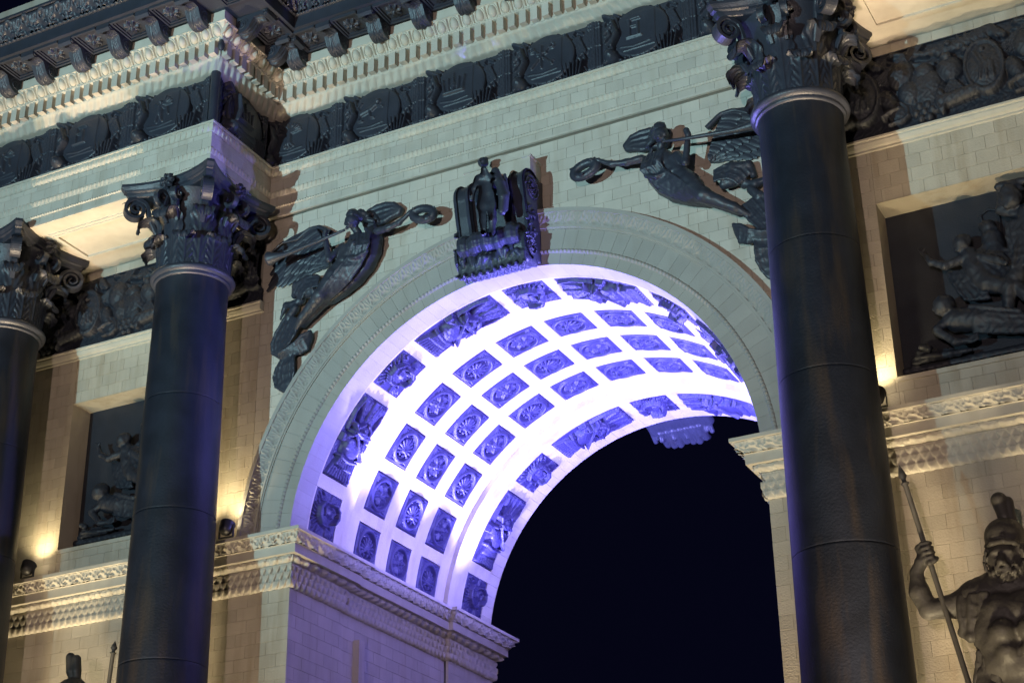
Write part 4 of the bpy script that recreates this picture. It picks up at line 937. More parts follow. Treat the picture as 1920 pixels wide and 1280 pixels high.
for x, lab in zip(CX, labels):
    t = thing('column', lab, 'column', (x, CY, 0), 'tall dark cast iron columns')
    z = np.array([3.3, 5, 7.5, 10, 12.5, 14.6, 15.0, 15.06]); r = np.array([.735, .72, .69, .665, .632, .602, .60, .615])
    zz = np.array([3.3, 6.12, 8.55, 10.95, 12.9, 15.06])
    for a, b in zip(zz[:-1], zz[1:]):     # cast drums with a fine seam between
        s = np.unique(np.r_[a+.003, a+.012, np.linspace(a+.03, b-.03, 8), b-.012, b-.003]); rr = np.interp(s, z, r); rr[[0, -1]] -= .0025
        m = lmesh('drum', lathe(np.stack([rr, s], -1), 64, (x, CY))); ob('drum', m, SHAFT, t)
    ob('astragal', lmesh('astragal', lathe([(.61, 15.05), (.645, 15.06), (.655, 15.085), (.645, 15.11), (.655, 15.115), (.70, 15.14), (.715, 15.18), (.70, 15.22), (.65, 15.25), (.56, 15.26)], 64, (x, CY))), IRON, t)
    ob('base', lmesh('base', lathe([(.735, 3.32), (.76, 3.25), (.76, 3.2), (.86, 3.15), (.88, 3.08), (.84, 3.0), (.80, 2.96), (.94, 2.86), (.97, 2.75), (.94, 2.66), (.9, 2.65)], 48, (x, CY))), IRON, t)
    ob('pedestal', MB().box(x-1.05, x+1.05, CY-1.05, W-.02, 0, 2.65).mesh('pedestal'), STONE, t)
    Mc = Matrix.Translation((x, CY, ZC)); cp = ob('capital', CAP['bell'], None, t, Mc)
    def sub(nm, key, ang, extra=I4): ob(nm, CAP[key], None, cp, Mc @ Matrix.Rotation(ang, 4, 'Z') @ extra)
    sub('abacus', 'abacus', 0)
    for k in range(8): sub('acanthus_leaf', 'low', k*math.pi/4+math.pi/8*1.0); sub('acanthus_leaf', 'high', k*math.pi/4)
    for k in range(4):
        sub('volute', 'volute', k*math.pi/2+math.pi/4); sub('corner_leaf', 'tip', k*math.pi/2+math.pi/4)
        sub('helix', 'helix', k*math.pi/2+.16, I4); sub('helix', 'helix', k*math.pi/2-.16, Matrix.Scale(-1, 4, (1, 0, 0)))
        sub('flower', 'flower', k*math.pi/2, Matrix.Translation((0, -.87, 1.53)))

# ================================================================== winged figures on the spandrels
def mirror_mesh(me, name):
    m = me.copy(); m.name = name; m.transform(Matrix.Scale(-1, 4, (1, 0, 0))); m.flip_normals(); return m
def feathered(w, fw):
    """a wing of overlapping cambered feathers in three layers under a rounded leading edge"""
    parts = []; u = np.linspace(-1, 1, 7); t = np.linspace(0, 1, 12)
    def feather(a, b, width, y, sag):
        a = np.array(a); b = np.array(b); d = b-a; L = np.linalg.norm(d); nrm = np.array([-d[2], 0, d[0]])/L; nrm *= 1 if nrm[2] > 0 else -1
        c = a[None]+d[None]*t[:, None]+nrm[None]*(sag*L*4*t*(1-t))[:, None]
        wd = width*(.55+.45*np.sin(np.pi*np.minimum(t*.8+.12, 1)))*np.sqrt(np.clip(1-((t-.72)/.30)**3*(t > .72), 0.02, 1))
        T = np.gradient(c, axis=0); T /= np.linalg.norm(T, axis=1)[:, None]; N = np.stack([-T[:, 2], 0*T[:, 0], T[:, 0]], -1)
        P = c[:, None]+N[:, None]*(wd[:, None]*u[None])[..., None]; vein = .008*np.exp(-(u/.16)**2)
        P[..., 1] = y-(.017*(1-u**2)+vein*.5)[None]*(1-.3*t[:, None])+.016*t[:, None]
        V, F = gridvf(P); B = P.copy(); B[..., 1] = y+.03; e = np.concatenate([P[:, 0], P[-1], P[::-1, -1]]); e2 = e.copy(); e2[:, 1] = y+.03
        parts.extend([(V, F), gridvf(np.stack([e, e2], 1))])
    R0 = np.array(w['roots']); T0 = np.array(w['tips'])
    for n, f, wd, y in ((len(T0)*2-3, 1.0, fw*.80, .045), (len(T0)*2-3, .70, fw*.74, .015), (len(T0)*2-4, .46, fw*.70, -.012), (len(T0)+3, .28, fw*.70, -.036)):
        Rr = resample(R0, n); Tt = resample(T0, n)
        for i in range(n): feather(Rr[i], Rr[i]+(Tt[i]-Rr[i])*(f*(1+.04*math.sin(i*2.4))), wd, y-.006*(i % 2), .05+.03*(1-i/n))
    e = resample(w['edge'], 24); q = np.linspace(0, 1, 24); parts.append(gridvf(tubep(e, .050*(1-.75*q), 10), cv=True))
    V, F = join(parts); return mesh('wing', V, F, True)
body = Sculpt((-4.75, -.72, 13.2), (-1.6, .14, 16.6), .0175).spec(ANGEL_BODY).spec(ANGEL_HEAD)
for p, r in zip(NOSE, (.024, .03, .03)): body.seg(p, p, r, r, .03)
ANG = {'body': body.noise(.004, 32).mesh('body')}
hr = Sculpt((-3.3, -.7, 15.8), (-2.2, .1, 16.6), .014).spec(ANGEL_HAIR)
for i in range(40):
    e = ANGEL_HAIR[i % len(ANGEL_HAIR)]; p = np.array(e[1][0]); v = RNG.normal(size=3); v /= np.linalg.norm(v); v[1] = -abs(v[1]); hr.seg(p+v*e[2][0]*.85, p+v*e[2][0]*.85, .028, .028, .012)
ANG['hair'] = hr.mesh('hair')
ANG['wing'] = feathered(WING_A, .105); ANG['wing2'] = Sculpt((-2.9, -.3, 15.7), (-1.6, .14, 16.6), .0145).spec(WING_C).mesh('wing2')
tp = resample(TRUMPET, 30); f = np.linspace(0, 1, 30); ANG['trumpet'] = capped_tube('trumpet', tp, np.where(f < .74, .022+.026*f, .041+.085*((f-.74)/.26)**1.6), 14)
wr = Sculpt((-1.85, -.6, 15.6), (-1.1, .05, 16.3), .013); wp = np.array(WREATH); wp = wp.mean(0)+(wp-wp.mean(0))*np.array([.80, 1, .84]); wr.tube(np.vstack([wp, wp[:1]]), .068, .02)
wc = wp.mean(0)
for i in range(60):
    p = wp[i % 20]*.5+wp[(i+1) % 20]*.5 if i % 2 else wp[i % 20]; v = RNG.normal(size=3)*.024; o = (wp[(i+1) % 20]-wp[i % 20])*.5; wr.seg(p+v, p+v*1.5+o*.8, .026, .014, .008)
ANG['wreath'] = wr.mesh('wreath')
for k, mname in enumerate(('left', 'right')):
    lab = ('dark winged woman blowing a trumpet left of the keystone, wreath held out rightwards', 'dark winged woman blowing a trumpet right of the keystone, partly hidden by a column')[k]
    t = thing('winged_figure', lab, 'statue', ((-3.0, 3.0)[k], W, 15.0), 'winged trumpet figures above the arch')
    for nm in ('body', 'hair', 'wing', 'wing2', 'trumpet', 'wreath'):
        me = ANG[nm]
        if k == 1: me = mirror_mesh(me, nm)
        ob('wing' if nm == 'wing2' else nm, me, IRON, t, Matrix.Translation((.16*k, 0, -.01*k)))

# ================================================================== keystone console and the figure on it
ks = thing('keystone_console', 'big dark scrolled keystone bracket at the crown of the arch, violet on its right side', 'keystone', (0, W, 14.4))
mb = MB()
def taper(x0, x1, y0, y1, z0, z1, e=.02): mb.box(x0, x1, y0, y1, z0, z1)
taper(-.60, .60, -.30, W, 16.12, 16.42); mb.box(-.62, .62, -.32, W, 16.42, 16.46)
aa = np.linspace(0, math.pi, 13); top = [(-.62, 16.46), (-.36, 16.46)]+[(-.30*math.cos(a), 16.46+.13*math.sin(a)) for a in aa]+[(.36, 16.46), (.62, 16.46)]
ob('backing_block', mb.mesh('backing_block'), STONE, ks)
V = [(x, -.30, z) for x, z in top]+[(x, W, z) for x, z in top]; nn_ = len(top)
ob('crest_slab', mesh('crest_slab', V, [tuple(range(nn_)), tuple(range(2*nn_-1, nn_-1, -1))]+[(i, nn_+i, nn_+i+1, i+1) for i in range(nn_-1)]), STONE, ks)
# side profile of the scroll in (y, z)
def arc(cy, cz, r, a0, a1, n): return [(cy+r*math.cos(a), cz+r*math.sin(a)) for a in np.linspace(a0, a1, n)]
PRO = arc(-.31, 15.80, .30, R_(60), R_(200), 16)+[(-.54, 15.45), (-.47, 15.2), (-.43, 15.0)]+arc(-.36, 14.74, .215, R_(120), R_(280), 14)+[(-.2, 14.56), (W, 14.58)]
PRO = [(W, 16.10)]+PRO
PRO = np.array(PRO)
def slab(x0, x1, pr, name):
    V = [(x0, *p) for p in pr]+[(x1, *p) for p in pr]; n = len(pr)
    return mesh(name, V, [tuple(range(n))[::-1], tuple(range(n, 2*n))]+[(i, (i+1) % n, n+(i+1) % n, n+i) for i in range(n)])
inner = PRO.copy(); inner[:, 0] = np.minimum(inner[:, 0]+.12, W); inner[:, 1] = np.maximum(inner[:, 1], 14.62)
ob('console_core', slab(-.56, .56, inner, 'console_core'), IRON, ks)
for sx in (-1, 1):
    for (a, b, d) in ((.36, .62, 0.0),):
        x0, x1 = sorted((sx*a, sx*b)); pr = PRO.copy(); sc = ob('scroll', slab(x0, x1, pr, 'scroll'), IRON, ks)
    cs = []
    for x in (sx*.385, sx*.60):       # rope edging down the front
        pth = resample(np.c_[np.full(len(PRO)-1, x), PRO[1:]][:-2], 70)
        for i in range(69):
            a = pth[i]; b = pth[i+1]; m = (a+b)/2; tw = np.array([.03, -.012, 0]); cs.append(gridvf(tubep([m-tw, m+tw], [.034, .034], 6), cv=True))
    for (cy, cz, r0, tn) in ((-.30, 15.81, .23, 2.6), (-.36, 14.73, .17, 2.3)):
        a = np.linspace(0, tn*2*math.pi, 70); rr = r0*(1-.86*a/a[-1]); pts = np.stack([0*a+sx*.625, cy-rr*np.cos(a), cz+rr*np.sin(a)], -1); cs.append(gridvf(tubep(pts, .022, 6, up=(1, 0, 0)), cv=True))
        for i in range(0, 70, 2): cs.append(gridvf(tubep([pts[i]-(0.01*sx, .0, .0), pts[i]+(.03*sx, 0, 0)], [.03, .012], 6), cv=True))
    for i in range(14):               # leaves along the flank
        z = 15.45-.045*i; y = -.38+.12*math.sin(i*.9); cs.append(gridvf(tubep([(sx*.62, y, z), (sx*.65, y-.06*math.cos(i), z-.04), (sx*.63, y-.1*math.cos(i), z-.07)], [.02, .035, .008], 6), cv=True))
    V, F = join(cs); ob('rope_edge', mesh('rope_edge', V, F, True), IRON, sc)
cl = Sculpt((-.75, -.9, 14.15), (.75, .1, 15.15), .015)
ca = np.linspace(-.46, .46, 9)
cl.tube([(x, -.52-.05*math.sin(i*1.2), 14.86-.04*math.sin(i*.9)) for i, x in enumerate(ca)], .135, .04)
for i in range(24):
    x = -.50+1.0*i/23; rr = .150+.022*math.sin(i*1.3); cl.tube([(x+.01*math.sin(i), -.54-rr*math.cos(b), 14.87+rr*math.sin(b)*1.05-.02*math.sin(i*.55)) for b in np.linspace(2.4, -1.1, 8)], [.02, .035, .045, .04, .045, .04, .05, .045], .006)
for i in range(9):
    x = -.50+1.0*i/8; cl.tube([(x, .0, 14.64), (x*1.02, -.20, 14.56), (x*1.03, -.40, 14.52)], [.09, .10, .10], .02)
    for s2, zz2 in ((-1, 0), (0, -.05), (1, 0)):
        xx = x*1.04+s2*.045; cl.tube([(xx, -.46, 14.70), (xx, -.53, 14.56), (xx+.012*math.sin(i*2), -.50, 14.40+zz2+.02*math.cos(i*2.6)), (xx+.02*s2, -.57-.03*math.cos(i), 14.36+zz2)], [.03, .040, .036, .028], .004)
    cl.tube([(x, -.32, 14.50), (x, -.44, 14.40), (x, -.40, 14.34)], [.05, .06, .04], .008)
cl.tube([(-.48, -.28, 14.62), (.48, -.28, 14.62)], .15, .04)
for i in range(11):
    x = -.48+.096*i; cl.tube([(x, -.42, 14.72), (x+.03*math.sin(i*2.3), -.55-.03*math.cos(i*1.7), 14.62+.03*math.sin(i*1.1)), (x+.05*math.sin(i*1.3), -.55, 14.52)], [.04, .055, .03], .006)
ob('leaf_curl', cl.mesh('leaf_curl'), IRON, ks)
ksf = thing('keystone_figure', 'dark standing youth in a short tunic on the curled leaf of the keystone, head violet', 'statue', (-.05, -.55, 15.0))
st = Sculpt((-.7, -1.0, 14.7), (.75, -.2, 16.7), .0125).spec(KEY_STATUE)
hc = np.array(KEY_STATUE[0][1][0])
for i in range(14):
    a = i*2*math.pi/14; p = hc+np.array([.075*math.cos(a), -.01, .04+.045*math.sin(a)*.6]); st.seg(p, p, .024, .024, .008)
st.seg(hc+(-.005, -.09, -.015), hc+(-.01, -.10, -.03), .014, .018, .01); st.seg(hc+(0, -.06, -.07), hc+(0, -.07, -.07), .03, .02, .02)
ob('body', st.mesh('body'), IRON, ksf)
# far keystone, seen from behind under the back edge of the vault
rk = thing('rear_keystone', 'violet leafy underside of the far keystone hanging under the back edge of the vault', 'keystone', (0, DEP+.3, 14.4))
c2 = Sculpt((-.8, DEP-.05, 13.9), (.8, DEP+1.3, 14.9), .016)
for i in range(15):
    x = -.58+1.16*i/14; c2.tube([(x, DEP, 14.75), (x, DEP+.40, 14.64), (x*1.03, DEP+.60+.05*math.cos(i*1.7), 14.49+.045*math.sin(i*2.2))], [.05, .055, .05], .004)
    c2.tube([(x+.04, DEP, 14.72), (x+.04, DEP+.45, 14.62)], [.08, .09], .02)
for i in range(7):
    x = -.40+.80*i/6; c2.tube([(x, DEP+.45, 14.58), (x, DEP+.80, 14.42+.03*math.cos(i*2.)), (x, DEP+.95, 14.50)], [.09, .075, .05], .004)
c2.tube([(-.5, DEP+.2, 14.8), (.5, DEP+.2, 14.8)], .16)
ob('leaf_curl', c2.mesh('leaf_curl'), IRON, rk)

# ================================================================== armour relief under the soffit and figure panel in the sunk field
def armour_band(seed):
    rg = np.random.default_rng(seed); w, h = 5.0, 1.37; r = Relief(w, h, 420, 118); B = .05
    r.H += .02
    for c in (-1.75, .10, 1.95):     # three groups like the photograph's: oval shield, cuirass, helmets, cannon, balls, flags
        r.folds([(c-.95, .62), (c-.55, .35), (c-.30, .30)], [(c-1.05, -.1), (c-.75, .0), (c-.45, .1)], 9, .035, .06, .03)
        r.dome((c-.45, -.10), .30, .36, .14, .2, .03); r.dome((c-.45, .18), .16, .14, .12, 0, .06); r.dome((c-.36, -.05), .14, .2, .06, 0, .12)
        r.stroke([(c-.66, .2), (c-.72, .0), (c-.64, -.30)], [.06, .08, .05], .12, .04); r.fan((c-.45, -.20), .34, 4.0, 5.4, 8, .07, .04, .06)
        r.dome((c-.08, .12), .20, .22, .16, 0, .04); r.fan((c-.06, -.02), .36, 4.2, 5.2, 8, .06, .04, .05); r.dome((c-.10, .30), .10, .08, .12, 0, .1)
        r.dome((c+.42, -.02), .30, .44, .14, -.08, .08); r.ring((c+.42, -.02), .27, .41, .035, .05, .14)
        for i in range(3): r.stroke([(c+.30+.1*i, .2-.1*i), (c+.40+.06*i, -.05), (c+.34+.1*i, -.25)], [.03, .05, .02], .04, .20)
        r.dome((c+.42, .22), .05, .04, .05, 0, .2)
        r.stroke([(c-.25, -.42), (c+.22, -.36)], [.13, .11], .14, .06); r.ring((c-.26, -.42), .05, .14, .025, .05, .14)
        for i in range(7): a = i*math.pi/3; rr = 0 if i == 6 else .12; r.dome((c-.52+rr*math.cos(a), -.50+rr*math.sin(a)), .065, .065, .08, 0, .08)
        r.dome((c+.84, -.20), .13, .26, .14, .3, .06); r.stroke([(c+.72, -.44), (c+.84, -.38), (c+.98, -.36)], [.03, .045, .03], .08, .12)
        r.dome((c+1.05, .22), .20, .26, .16, -.4, .05); r.dome((c+1.15, -.12), .18, .22, .15, .2, .05); r.fan((c+1.15, -.22), .25, 3.9, 5.5, 7, .06, .035, .06)
        r.stroke([(c-.2, .45), (c+.2, .52), (c+.55, .60), (c+.75, .45)], [.08, .11, .12, .06], .08, .05)
        for i in range(7): r.stroke([(c+.62+.035*i, .20-.02*i), (c+1.25+.03*i, .64)], .017, .05, .08)
        for i in range(5): r.stroke([(c+.1+.11*i, .62), (c+.18+.12*i, .42)], .03, .05, .08)
        r.stroke([(c-.9, .62), (c-.4, .48), (c-.1, .5)], [.05, .06, .03], .08, .05); r.dome((c-.9, -.42), .18, .2, .12, .4, .04); r.ring((c-.9, -.42), .14, .16, .03, .05, .1); r.stroke([(c-1.05, -.58), (c-.85, -.56), (c-.75, -.5)], .03, .06, .1)
        r.dome((c+.18, .36), .08, .06, .10, 0, .08); r.dome((c-.05, .52), .06, .06, .08, 0, .1)
    r.rough(.006, 55); return r
ab = armour_band(3)
abm = gmesh('armour_relief', np.stack([ab.X, -ab.H, ab.Y], -1)); abm.materials.append(SHADED_IRON)
fr = MB(); fr.box(-2.5, 2.5, -.03, .08, -.700, -.685); fr.box(-2.5, 2.5, -.06, .08, .685, .70); frm = fr.mesh('relief_frame'); frm.materials.append(IRON)
for sx in (-1, 1):
    lab = ('black relief of piled armour and flags behind the capitals of the two left columns', 'black relief of piled armour with an oval shield right of the biggest column')[sx > 0]
    t = thing('armour_relief', lab, 'relief', (sx*7.31, W-.02, 15.95), 'reliefs of piled arms under the soffits')
    M = Matrix.Translation((sx*7.31, W-.015, 15.955))
    ob('relief', abm, None, t, M); ob('relief_frame', frm, None, t, M)
NW, NH = 2.90, 2.56
def figure_panel(sx):
    s = Sculpt((-1.5, -.62, -1.32), (1.5, .10, 1.36), .018)
    T = lambda x, y, z: (x, -y, z)
    def limb(P, r, k=.03): s.tube([T(*p) for p in P], r, k)
    def head(x, y, z, r=.12, look=-1):
        limb([(x, y, z)], [r]); limb([(x, y, z+.03), (x-look*.03, y-.02, z+.05)], [r*.95, r*.9]); limb([(x+look*r*.8, y+.03, z-.01), (x+look*r*1.0, y+.03, z-.03)], [.02, .025], .02); limb([(x+look*r*.5, y+.02, z-.09), (x+look*r*.7, y+.03, z-.09)], [.045, .03], .03)
        for i in range(8): a = i*.8; limb([(x-look*.05+.09*math.cos(a)*.8, y+.03*math.sin(i), z+.05+.09*math.sin(a)*.6)], [.03], .01)
    # standing warrior with raised club, helmet and round shield
    limb([(.62, .24, .62), (.60, .24, .30), (.58, .24, .05)], [.19, .16, .17]); head(.42, .36, .86, .13); limb([(.44, .34, .93), (.40, .36, .99)], [.135, .12]); limb([(.34, .40, .98), (.50, .38, 1.10), (.58, .32, 1.02)], [.03, .035, .03])
    limb([(.45, .26, .68), (.24, .26, .80), (.30, .30, 1.12)], [.085, .07, .05]); limb([(.30, .34, 1.14), (.50, .32, 1.10)], [.06, .055]); limb([(.26, .36, 1.12), (.80, .34, 1.14), (1.45, .34, 1.28)], [.05, .05, .085])
    limb([(.50, .25, .05), (.30, .30, -.30), (.20, .30, -.38)], [.14, .12, .09]); limb([(.22, .32, -.36), (.42, .30, -.62), (.62, .28, -.98)], [.10, .095, .06]); limb([(.70, .24, .0), (.86, .26, -.40), (.98, .24, -.80)], [.15, .11, .07])
    s.sheet([T(.42, .34, .20), T(.36, .38, .0), T(.30, .38, -.18)], [T(.78, .32, .20), T(.84, .34, .02), T(.95, .34, -.14)], 9, .035)
    # kneeling youth with outstretched arm, and fallen man below
    head(-.36, .28, .40, .12); limb([(-.30, .20, .22), (-.24, .22, -.02), (-.10, .22, -.26)], [.15, .14, .16]); limb([(-.30, .26, .20), (-.62, .32, .10), (-.82, .30, .22), (-.92, .28, .40)], [.07, .06, .045, .035])
    for i in range(4): limb([(-.92, .28, .38), (-.98+.035*i, .30, .48-.01*i)], [.022, .014], .01)
    limb([(-.16, .26, .16), (.10, .34, .0), (.22, .38, -.10)], [.07, .055, .035]); limb([(-.06, .24, -.28), (.20, .32, -.44), (.12, .26, -.80)], [.14, .11, .08])
    s.sheet([T(-.22, .30, .05), T(-.05, .32, -.25), T(.25, .30, -.45)], [T(.15, .24, .12), T(.32, .26, -.15), T(.42, .26, -.4)], 8, .035)
    head(-.72, .34, -.52, .14); limb([(-.60, .24, -.72), (-.30, .26, -.80), (.05, .24, -.92)], [.17, .17, .17]); limb([(-.62, .28, -.68), (-.86, .34, -.86), (-.62, .38, -1.12), (-.42, .36, -1.12)], [.08, .065, .055, .04])
    for i in range(4): limb([(-.42, .38, -1.10-.02*i), (-.30, .40, -1.06-.03*i)], [.024, .018], .01)
    limb([(.0, .24, -.92), (.50, .28, -1.02), (1.1, .26, -1.08)], [.14, .11, .07]); s.sheet([T(-.35, .36, -.62), T(-.1, .40, -.72), T(.3, .36, -.85)], [T(-.35, .34, -1.0), T(.0, .36, -1.1), T(.45, .34, -1.18)], 9, .034)
    limb([(-1.15, .22, -1.16), (-.75, .26, -1.22), (-.45, .22, -1.20)], [.035, .05, .03]); limb([(-1.1, .3, -1.05), (-1.0, .32, -1.1)], [.05, .05])
    # second soldier behind and drapery on the right
    head(1.12, .16, .90, .13); limb([(1.15, .12, .65), (1.2, .12, .2), (1.2, .12, -.3)], [.2, .2, .18]); s.sheet([T(.95, .16, .1), T(1.0, .2, -.4), T(1.1, .2, -.9)], [T(1.4, .14, .1), T(1.42, .16, -.4), T(1.4, .16, -.95)], 8, .05)
    s.sheet([T(-.1, .18, .28), T(.1, .2, .2), T(.3, .18, .2)], [T(-.2, .16, .02), T(.1, .2, -.05), T(.3, .18, -.02)], 7, .03)
    # more of the crowd: a shield bearer behind, a crouching man, cloaks and fallen gear
    head(.02, .14, .62, .11, 1); limb([(.04, .10, .46), (.08, .10, .1), (.1, .12, -.2)], [.16, .16, .15]); limb([(.05, .16, .42), (-.14, .22, .24), (.06, .26, .12)], [.06, .05, .04])
    head(.78, .30, -.58, .12); limb([(.90, .24, -.74), (1.15, .26, -.86), (1.4, .24, -.95)], [.15, .15, .14]); limb([(.86, .30, -.72), (.66, .36, -.88), (.50, .36, -.76)], [.06, .05, .04])
    limb([(1.25, .26, -.1), (1.15, .32, -.5), (1.25, .28, -.9)], [.14, .11, .08]); limb([(.75, .36, .46), (.95, .40, .30), (1.02, .42, .42)], [.08, .065, .05])
    s.sheet([T(.30, .30, .55), T(.26, .30, .25), T(.36, .28, -.1)], [T(.52, .36, .55), T(.50, .38, .25), T(.52, .36, .0)], 7, .028)
    s.sheet([T(-.62, .18, .05), T(-.55, .22, -.2), T(-.42, .24, -.45)], [T(-.34, .24, .0), T(-.25, .26, -.25), T(-.1, .24, -.5)], 7, .03)
    s.sheet([T(.5, .26, -.5), T(.8, .24, -.4), T(1.1, .24, -.3)], [T(.55, .22, -.85), T(.85, .2, -.7), T(1.2, .2, -.6)], 7, .03)
    s.sheet([T(-1.3, .12, -1.2), T(-1.0, .2, -1.22), T(-.6, .22, -1.24)], [T(-1.2, .14, -1.05), T(-.95, .2, -1.1), T(-.7, .22, -1.15)], 5, .03)
    limb([(.55, .40, -.35), (.80, .42, -.1), (.98, .40, .05)], [.03, .04, .05]); limb([(1.3, .2, 1.2), (1.0, .22, .75)], [.03, .03]); limb([(1.42, .2, .9), (1.42, .2, 1.25)], [.1, .08])
    # ground line and low relief building
    limb([(-1.4, .05, -1.27), (1.4, .05, -1.27)], [.07, .07]); limb([(-.08, .0, .90), (-.08, .0, .45)], [.02, .02]); limb([(.16, .0, .92), (.16, .0, .45)], [.02, .02]); limb([(-.12, .0, .92), (.04, .01, 1.0), (.2, .0, .94)], [.02, .02, .02])
    s.noise(.007, 34); me = s.mesh('figures'); sh = Sculpt((.4, -.75, -.2), (1.5, -.2, .9), .016)
    return me
FP = figure_panel(1)
def round_shield():
    t = np.linspace(0, 2*math.pi, 41)[:-1]; prof = [(0, -.10), (.2, -.095), (.30, -.075), (.31, -.09), (.325, -.075), (.35, -.065), (.40, -.045), (.42, -.06), (.445, -.04), (.445, 0), (.42, .02), (0, .02)]
    return [gridvf(np.array([[(r*math.cos(a), y, r*math.sin(a)) for r, y in prof] for a in t])[:, ::-1], cu=True)]
r = Relief(.6, .5, 60, 50); emblem(r, 'eagle', (0, 0), .0); V2, F2 = gridvf(np.stack([r.X, -.085-r.H*1.4, r.Y], -1)); kp = (r.H > .001).reshape(-1)[F2].any(1)
V, F = join(round_shield()+[(V2*np.array([1.15, 1, 1.15]), F2[kp])]); RSH = mesh('round_shield', V, F, True); RSH.materials.append(IRON); FP.materials.append(SHADED_IRON)
for sx in (-1, 1):
    lab = ('dark figure panel in the sunk field between the two left columns, mostly hidden', 'dark figure panel at the right, club swinging warrior with round eagle shield over fallen men')[sx > 0]
    t = thing('figure_panel', lab, 'relief', (sx*7.448, .6, 12.9), 'figure panels sunk in the piers')
    M = Matrix.Translation((sx*7.448, .55, 12.93))
    ob('panel_ground', MB().box(sx*7.448-1.455, sx*7.448+1.455, .57, .64, 11.5, 14.208).mesh('panel_ground'), SHADED_IRON, t)
    f = ob('figures', FP, None, t, M); ob('round_shield', RSH, None, t, Matrix.Translation((sx*7.448+.98, .14, 13.27)) @ Matrix.Rotation(R_(-14), 4, 'Z') @ Matrix.Rotation(R_(8), 4, 'X'))

# ================================================================== warriors
ws = thing('warrior_statue', 'bearded dark bronze warrior in a crested helmet gripping a spear at the lower right corner', 'statue', (7.3, -1.1, 4.3))
s = Sculpt((5.85, -1.95, 5.9), (8.6, -.3, 8.75), .019).spec(WARRIOR)
P_ = {k: np.array(v) for k, v in WP.items()}
def dot(p, r, k=.02, sub=False): s.seg(p, p, r, r, k, sub)
for e in ('eyeL', 'eyeR'): dot(P_[e]+(0, -.03, 0), .05, .03, True); dot(P_[e]+(0, .03, -.005), .036, .008); s.seg(P_[e]+(-.045, -.0, .03), P_[e]+(.045, -.0, .025), .022, .018, .015)
s.seg(P_['nose0']+(0, .06, 0), P_['nose1']+(0, .045, .0), .03, .044, .03); dot(P_['nose1']+(-.035, .06, .0), .025); dot(P_['nose1']+(.04, .06, .0), .025)
s.seg(P_['browL']+(0, .03, .01), P_['nose0']+(-.02, .05, .03), .03, .028); s.seg(P_['browR']+(0, .03, .01), P_['nose0']+(.02, .05, .03), .03, .028)
dot(P_['cheekL']+(.02, .04, 0), .06, .04); dot(P_['cheekR']+(-.03, .04, 0), .07, .04)
s.seg(P_['mouth']+(-.05, .01, 0), P_['mouth']+(.05, .01, 0), .012, .012, .01, True); s.seg(P_['mouth']+(-.045, .02, -.03), P_['mouth']+(.045, .02, -.03), .022, .022, .012)
for sg in (-1, 1): s.tube([P_['mouth']+(sg*.01, -.0, .035), P_['mouth']+(sg*.07, .03, .0), P_['mouth']+(sg*.085, .05, -.06)], [.022, .026, .014], .01)
hcn = np.array([7.31, -1.1, 8.19])
for i in range(150):
    az = RNG.uniform(-1.45, 1.45); el = RNG.uniform(-1.2, -.30 if abs(az) > .45 else -.52)
    if abs(az) > 1.0: el = RNG.uniform(-1.0, .1)
    p = hcn+(.262+.02*RNG.random())*np.array([math.sin(az)*math.cos(el)*.95, -math.cos(az)*math.cos(el), math.sin(el)*1.08])
    s.tube([p, p+RNG.normal(size=3)*.014+(0, -.012, -.036)], [.024, .013], .006)
for i in range(36):
    sd = (-1, 1)[i % 2]; p = P_['helmet']+(sd*.205+RNG.normal()*.018, -.10+RNG.normal()*.05, -.13-.16*RNG.random()); s.tube([p, p+(sd*.015, -.01, -.05)], [.028, .014], .008)
# muscles
nv_ = P_['beardb']
for (dx, dz, rr) in ((-.16, -.74, .16), (.17, -.74, .16), (-.14, -.98, .13), (.15, -.98, .13)): dot(nv_+(dx+.06, -.17, dz), rr, .06)
# gripping hand: palm, four fingers round the shaft and the thumb
h = P_['hand']; ax = (P_['spb']-P_['tip']); ax = ax/np.linalg.norm(ax); sidev = np.array([1, 0, 0.15]); sidev = sidev-ax*(sidev@ax); sidev /= np.linalg.norm(sidev); fr_ = np.cross(ax, sidev); fr_ = fr_ if fr_[1] < 0 else -fr_
tsh = ((h-P_['tip'])@ax); hs = P_['tip']+ax*tsh
s.seg(hs-sidev*.07-ax*.09, hs-sidev*.06+ax*.08, .062, .058, .03)
for i in range(4):
    o = hs+ax*(-.105+.062*i); ln = (1.0, 1.08, 1.02, .85)[i]
    s.tube([o-sidev*.08, o-sidev*.03+fr_*.072*ln, o+sidev*.05+fr_*.068*ln, o+sidev*.075*ln+fr_*.01, o+sidev*.04+fr_*-.02], [.031, .030, .028, .026, .022], .008)
s.tube([hs-sidev*.05+ax*.11, hs+sidev*.0+ax*.15+fr_*.05, hs+sidev*.075+ax*.135+fr_*.04, hs+sidev*.10+ax*.10], [.04, .036, .03, .024], .012)
s.noise(.003, 40); ob('body', s.mesh('body'), BRONZE, ws)
c = Sculpt((5.85, -2.0, 5.9), (8.6, -.4, 8.2), .019).spec(WARRIOR_CLOTH).noise(.006, 30); ob('cloth', c.mesh('cloth'), BRONZE, ws)
hm = Sculpt((6.85, -1.6, 8.1), (7.85, -.6, 9.2), .016); hp = P_['helmet']
hm.tube([hp+(0, .0, .02), hp+(.02, .06, .04)], [.235, .23]); hm.tube([hp+(-.22, -.02, -.07), hp+(-.12, -.2, -.10), hp+(.03, -.25, -.11), hp+(.15, -.18, -.13), hp+(.22, 0, -.14)], [.03, .035, .035, .035, .03], .02)
hm.tube([hp+(-.2, -.06, .0), hp+(-.1, -.2, -.02), hp+(.03, -.235, -.03), hp+(.17, -.15, -.05)], .018, .01)
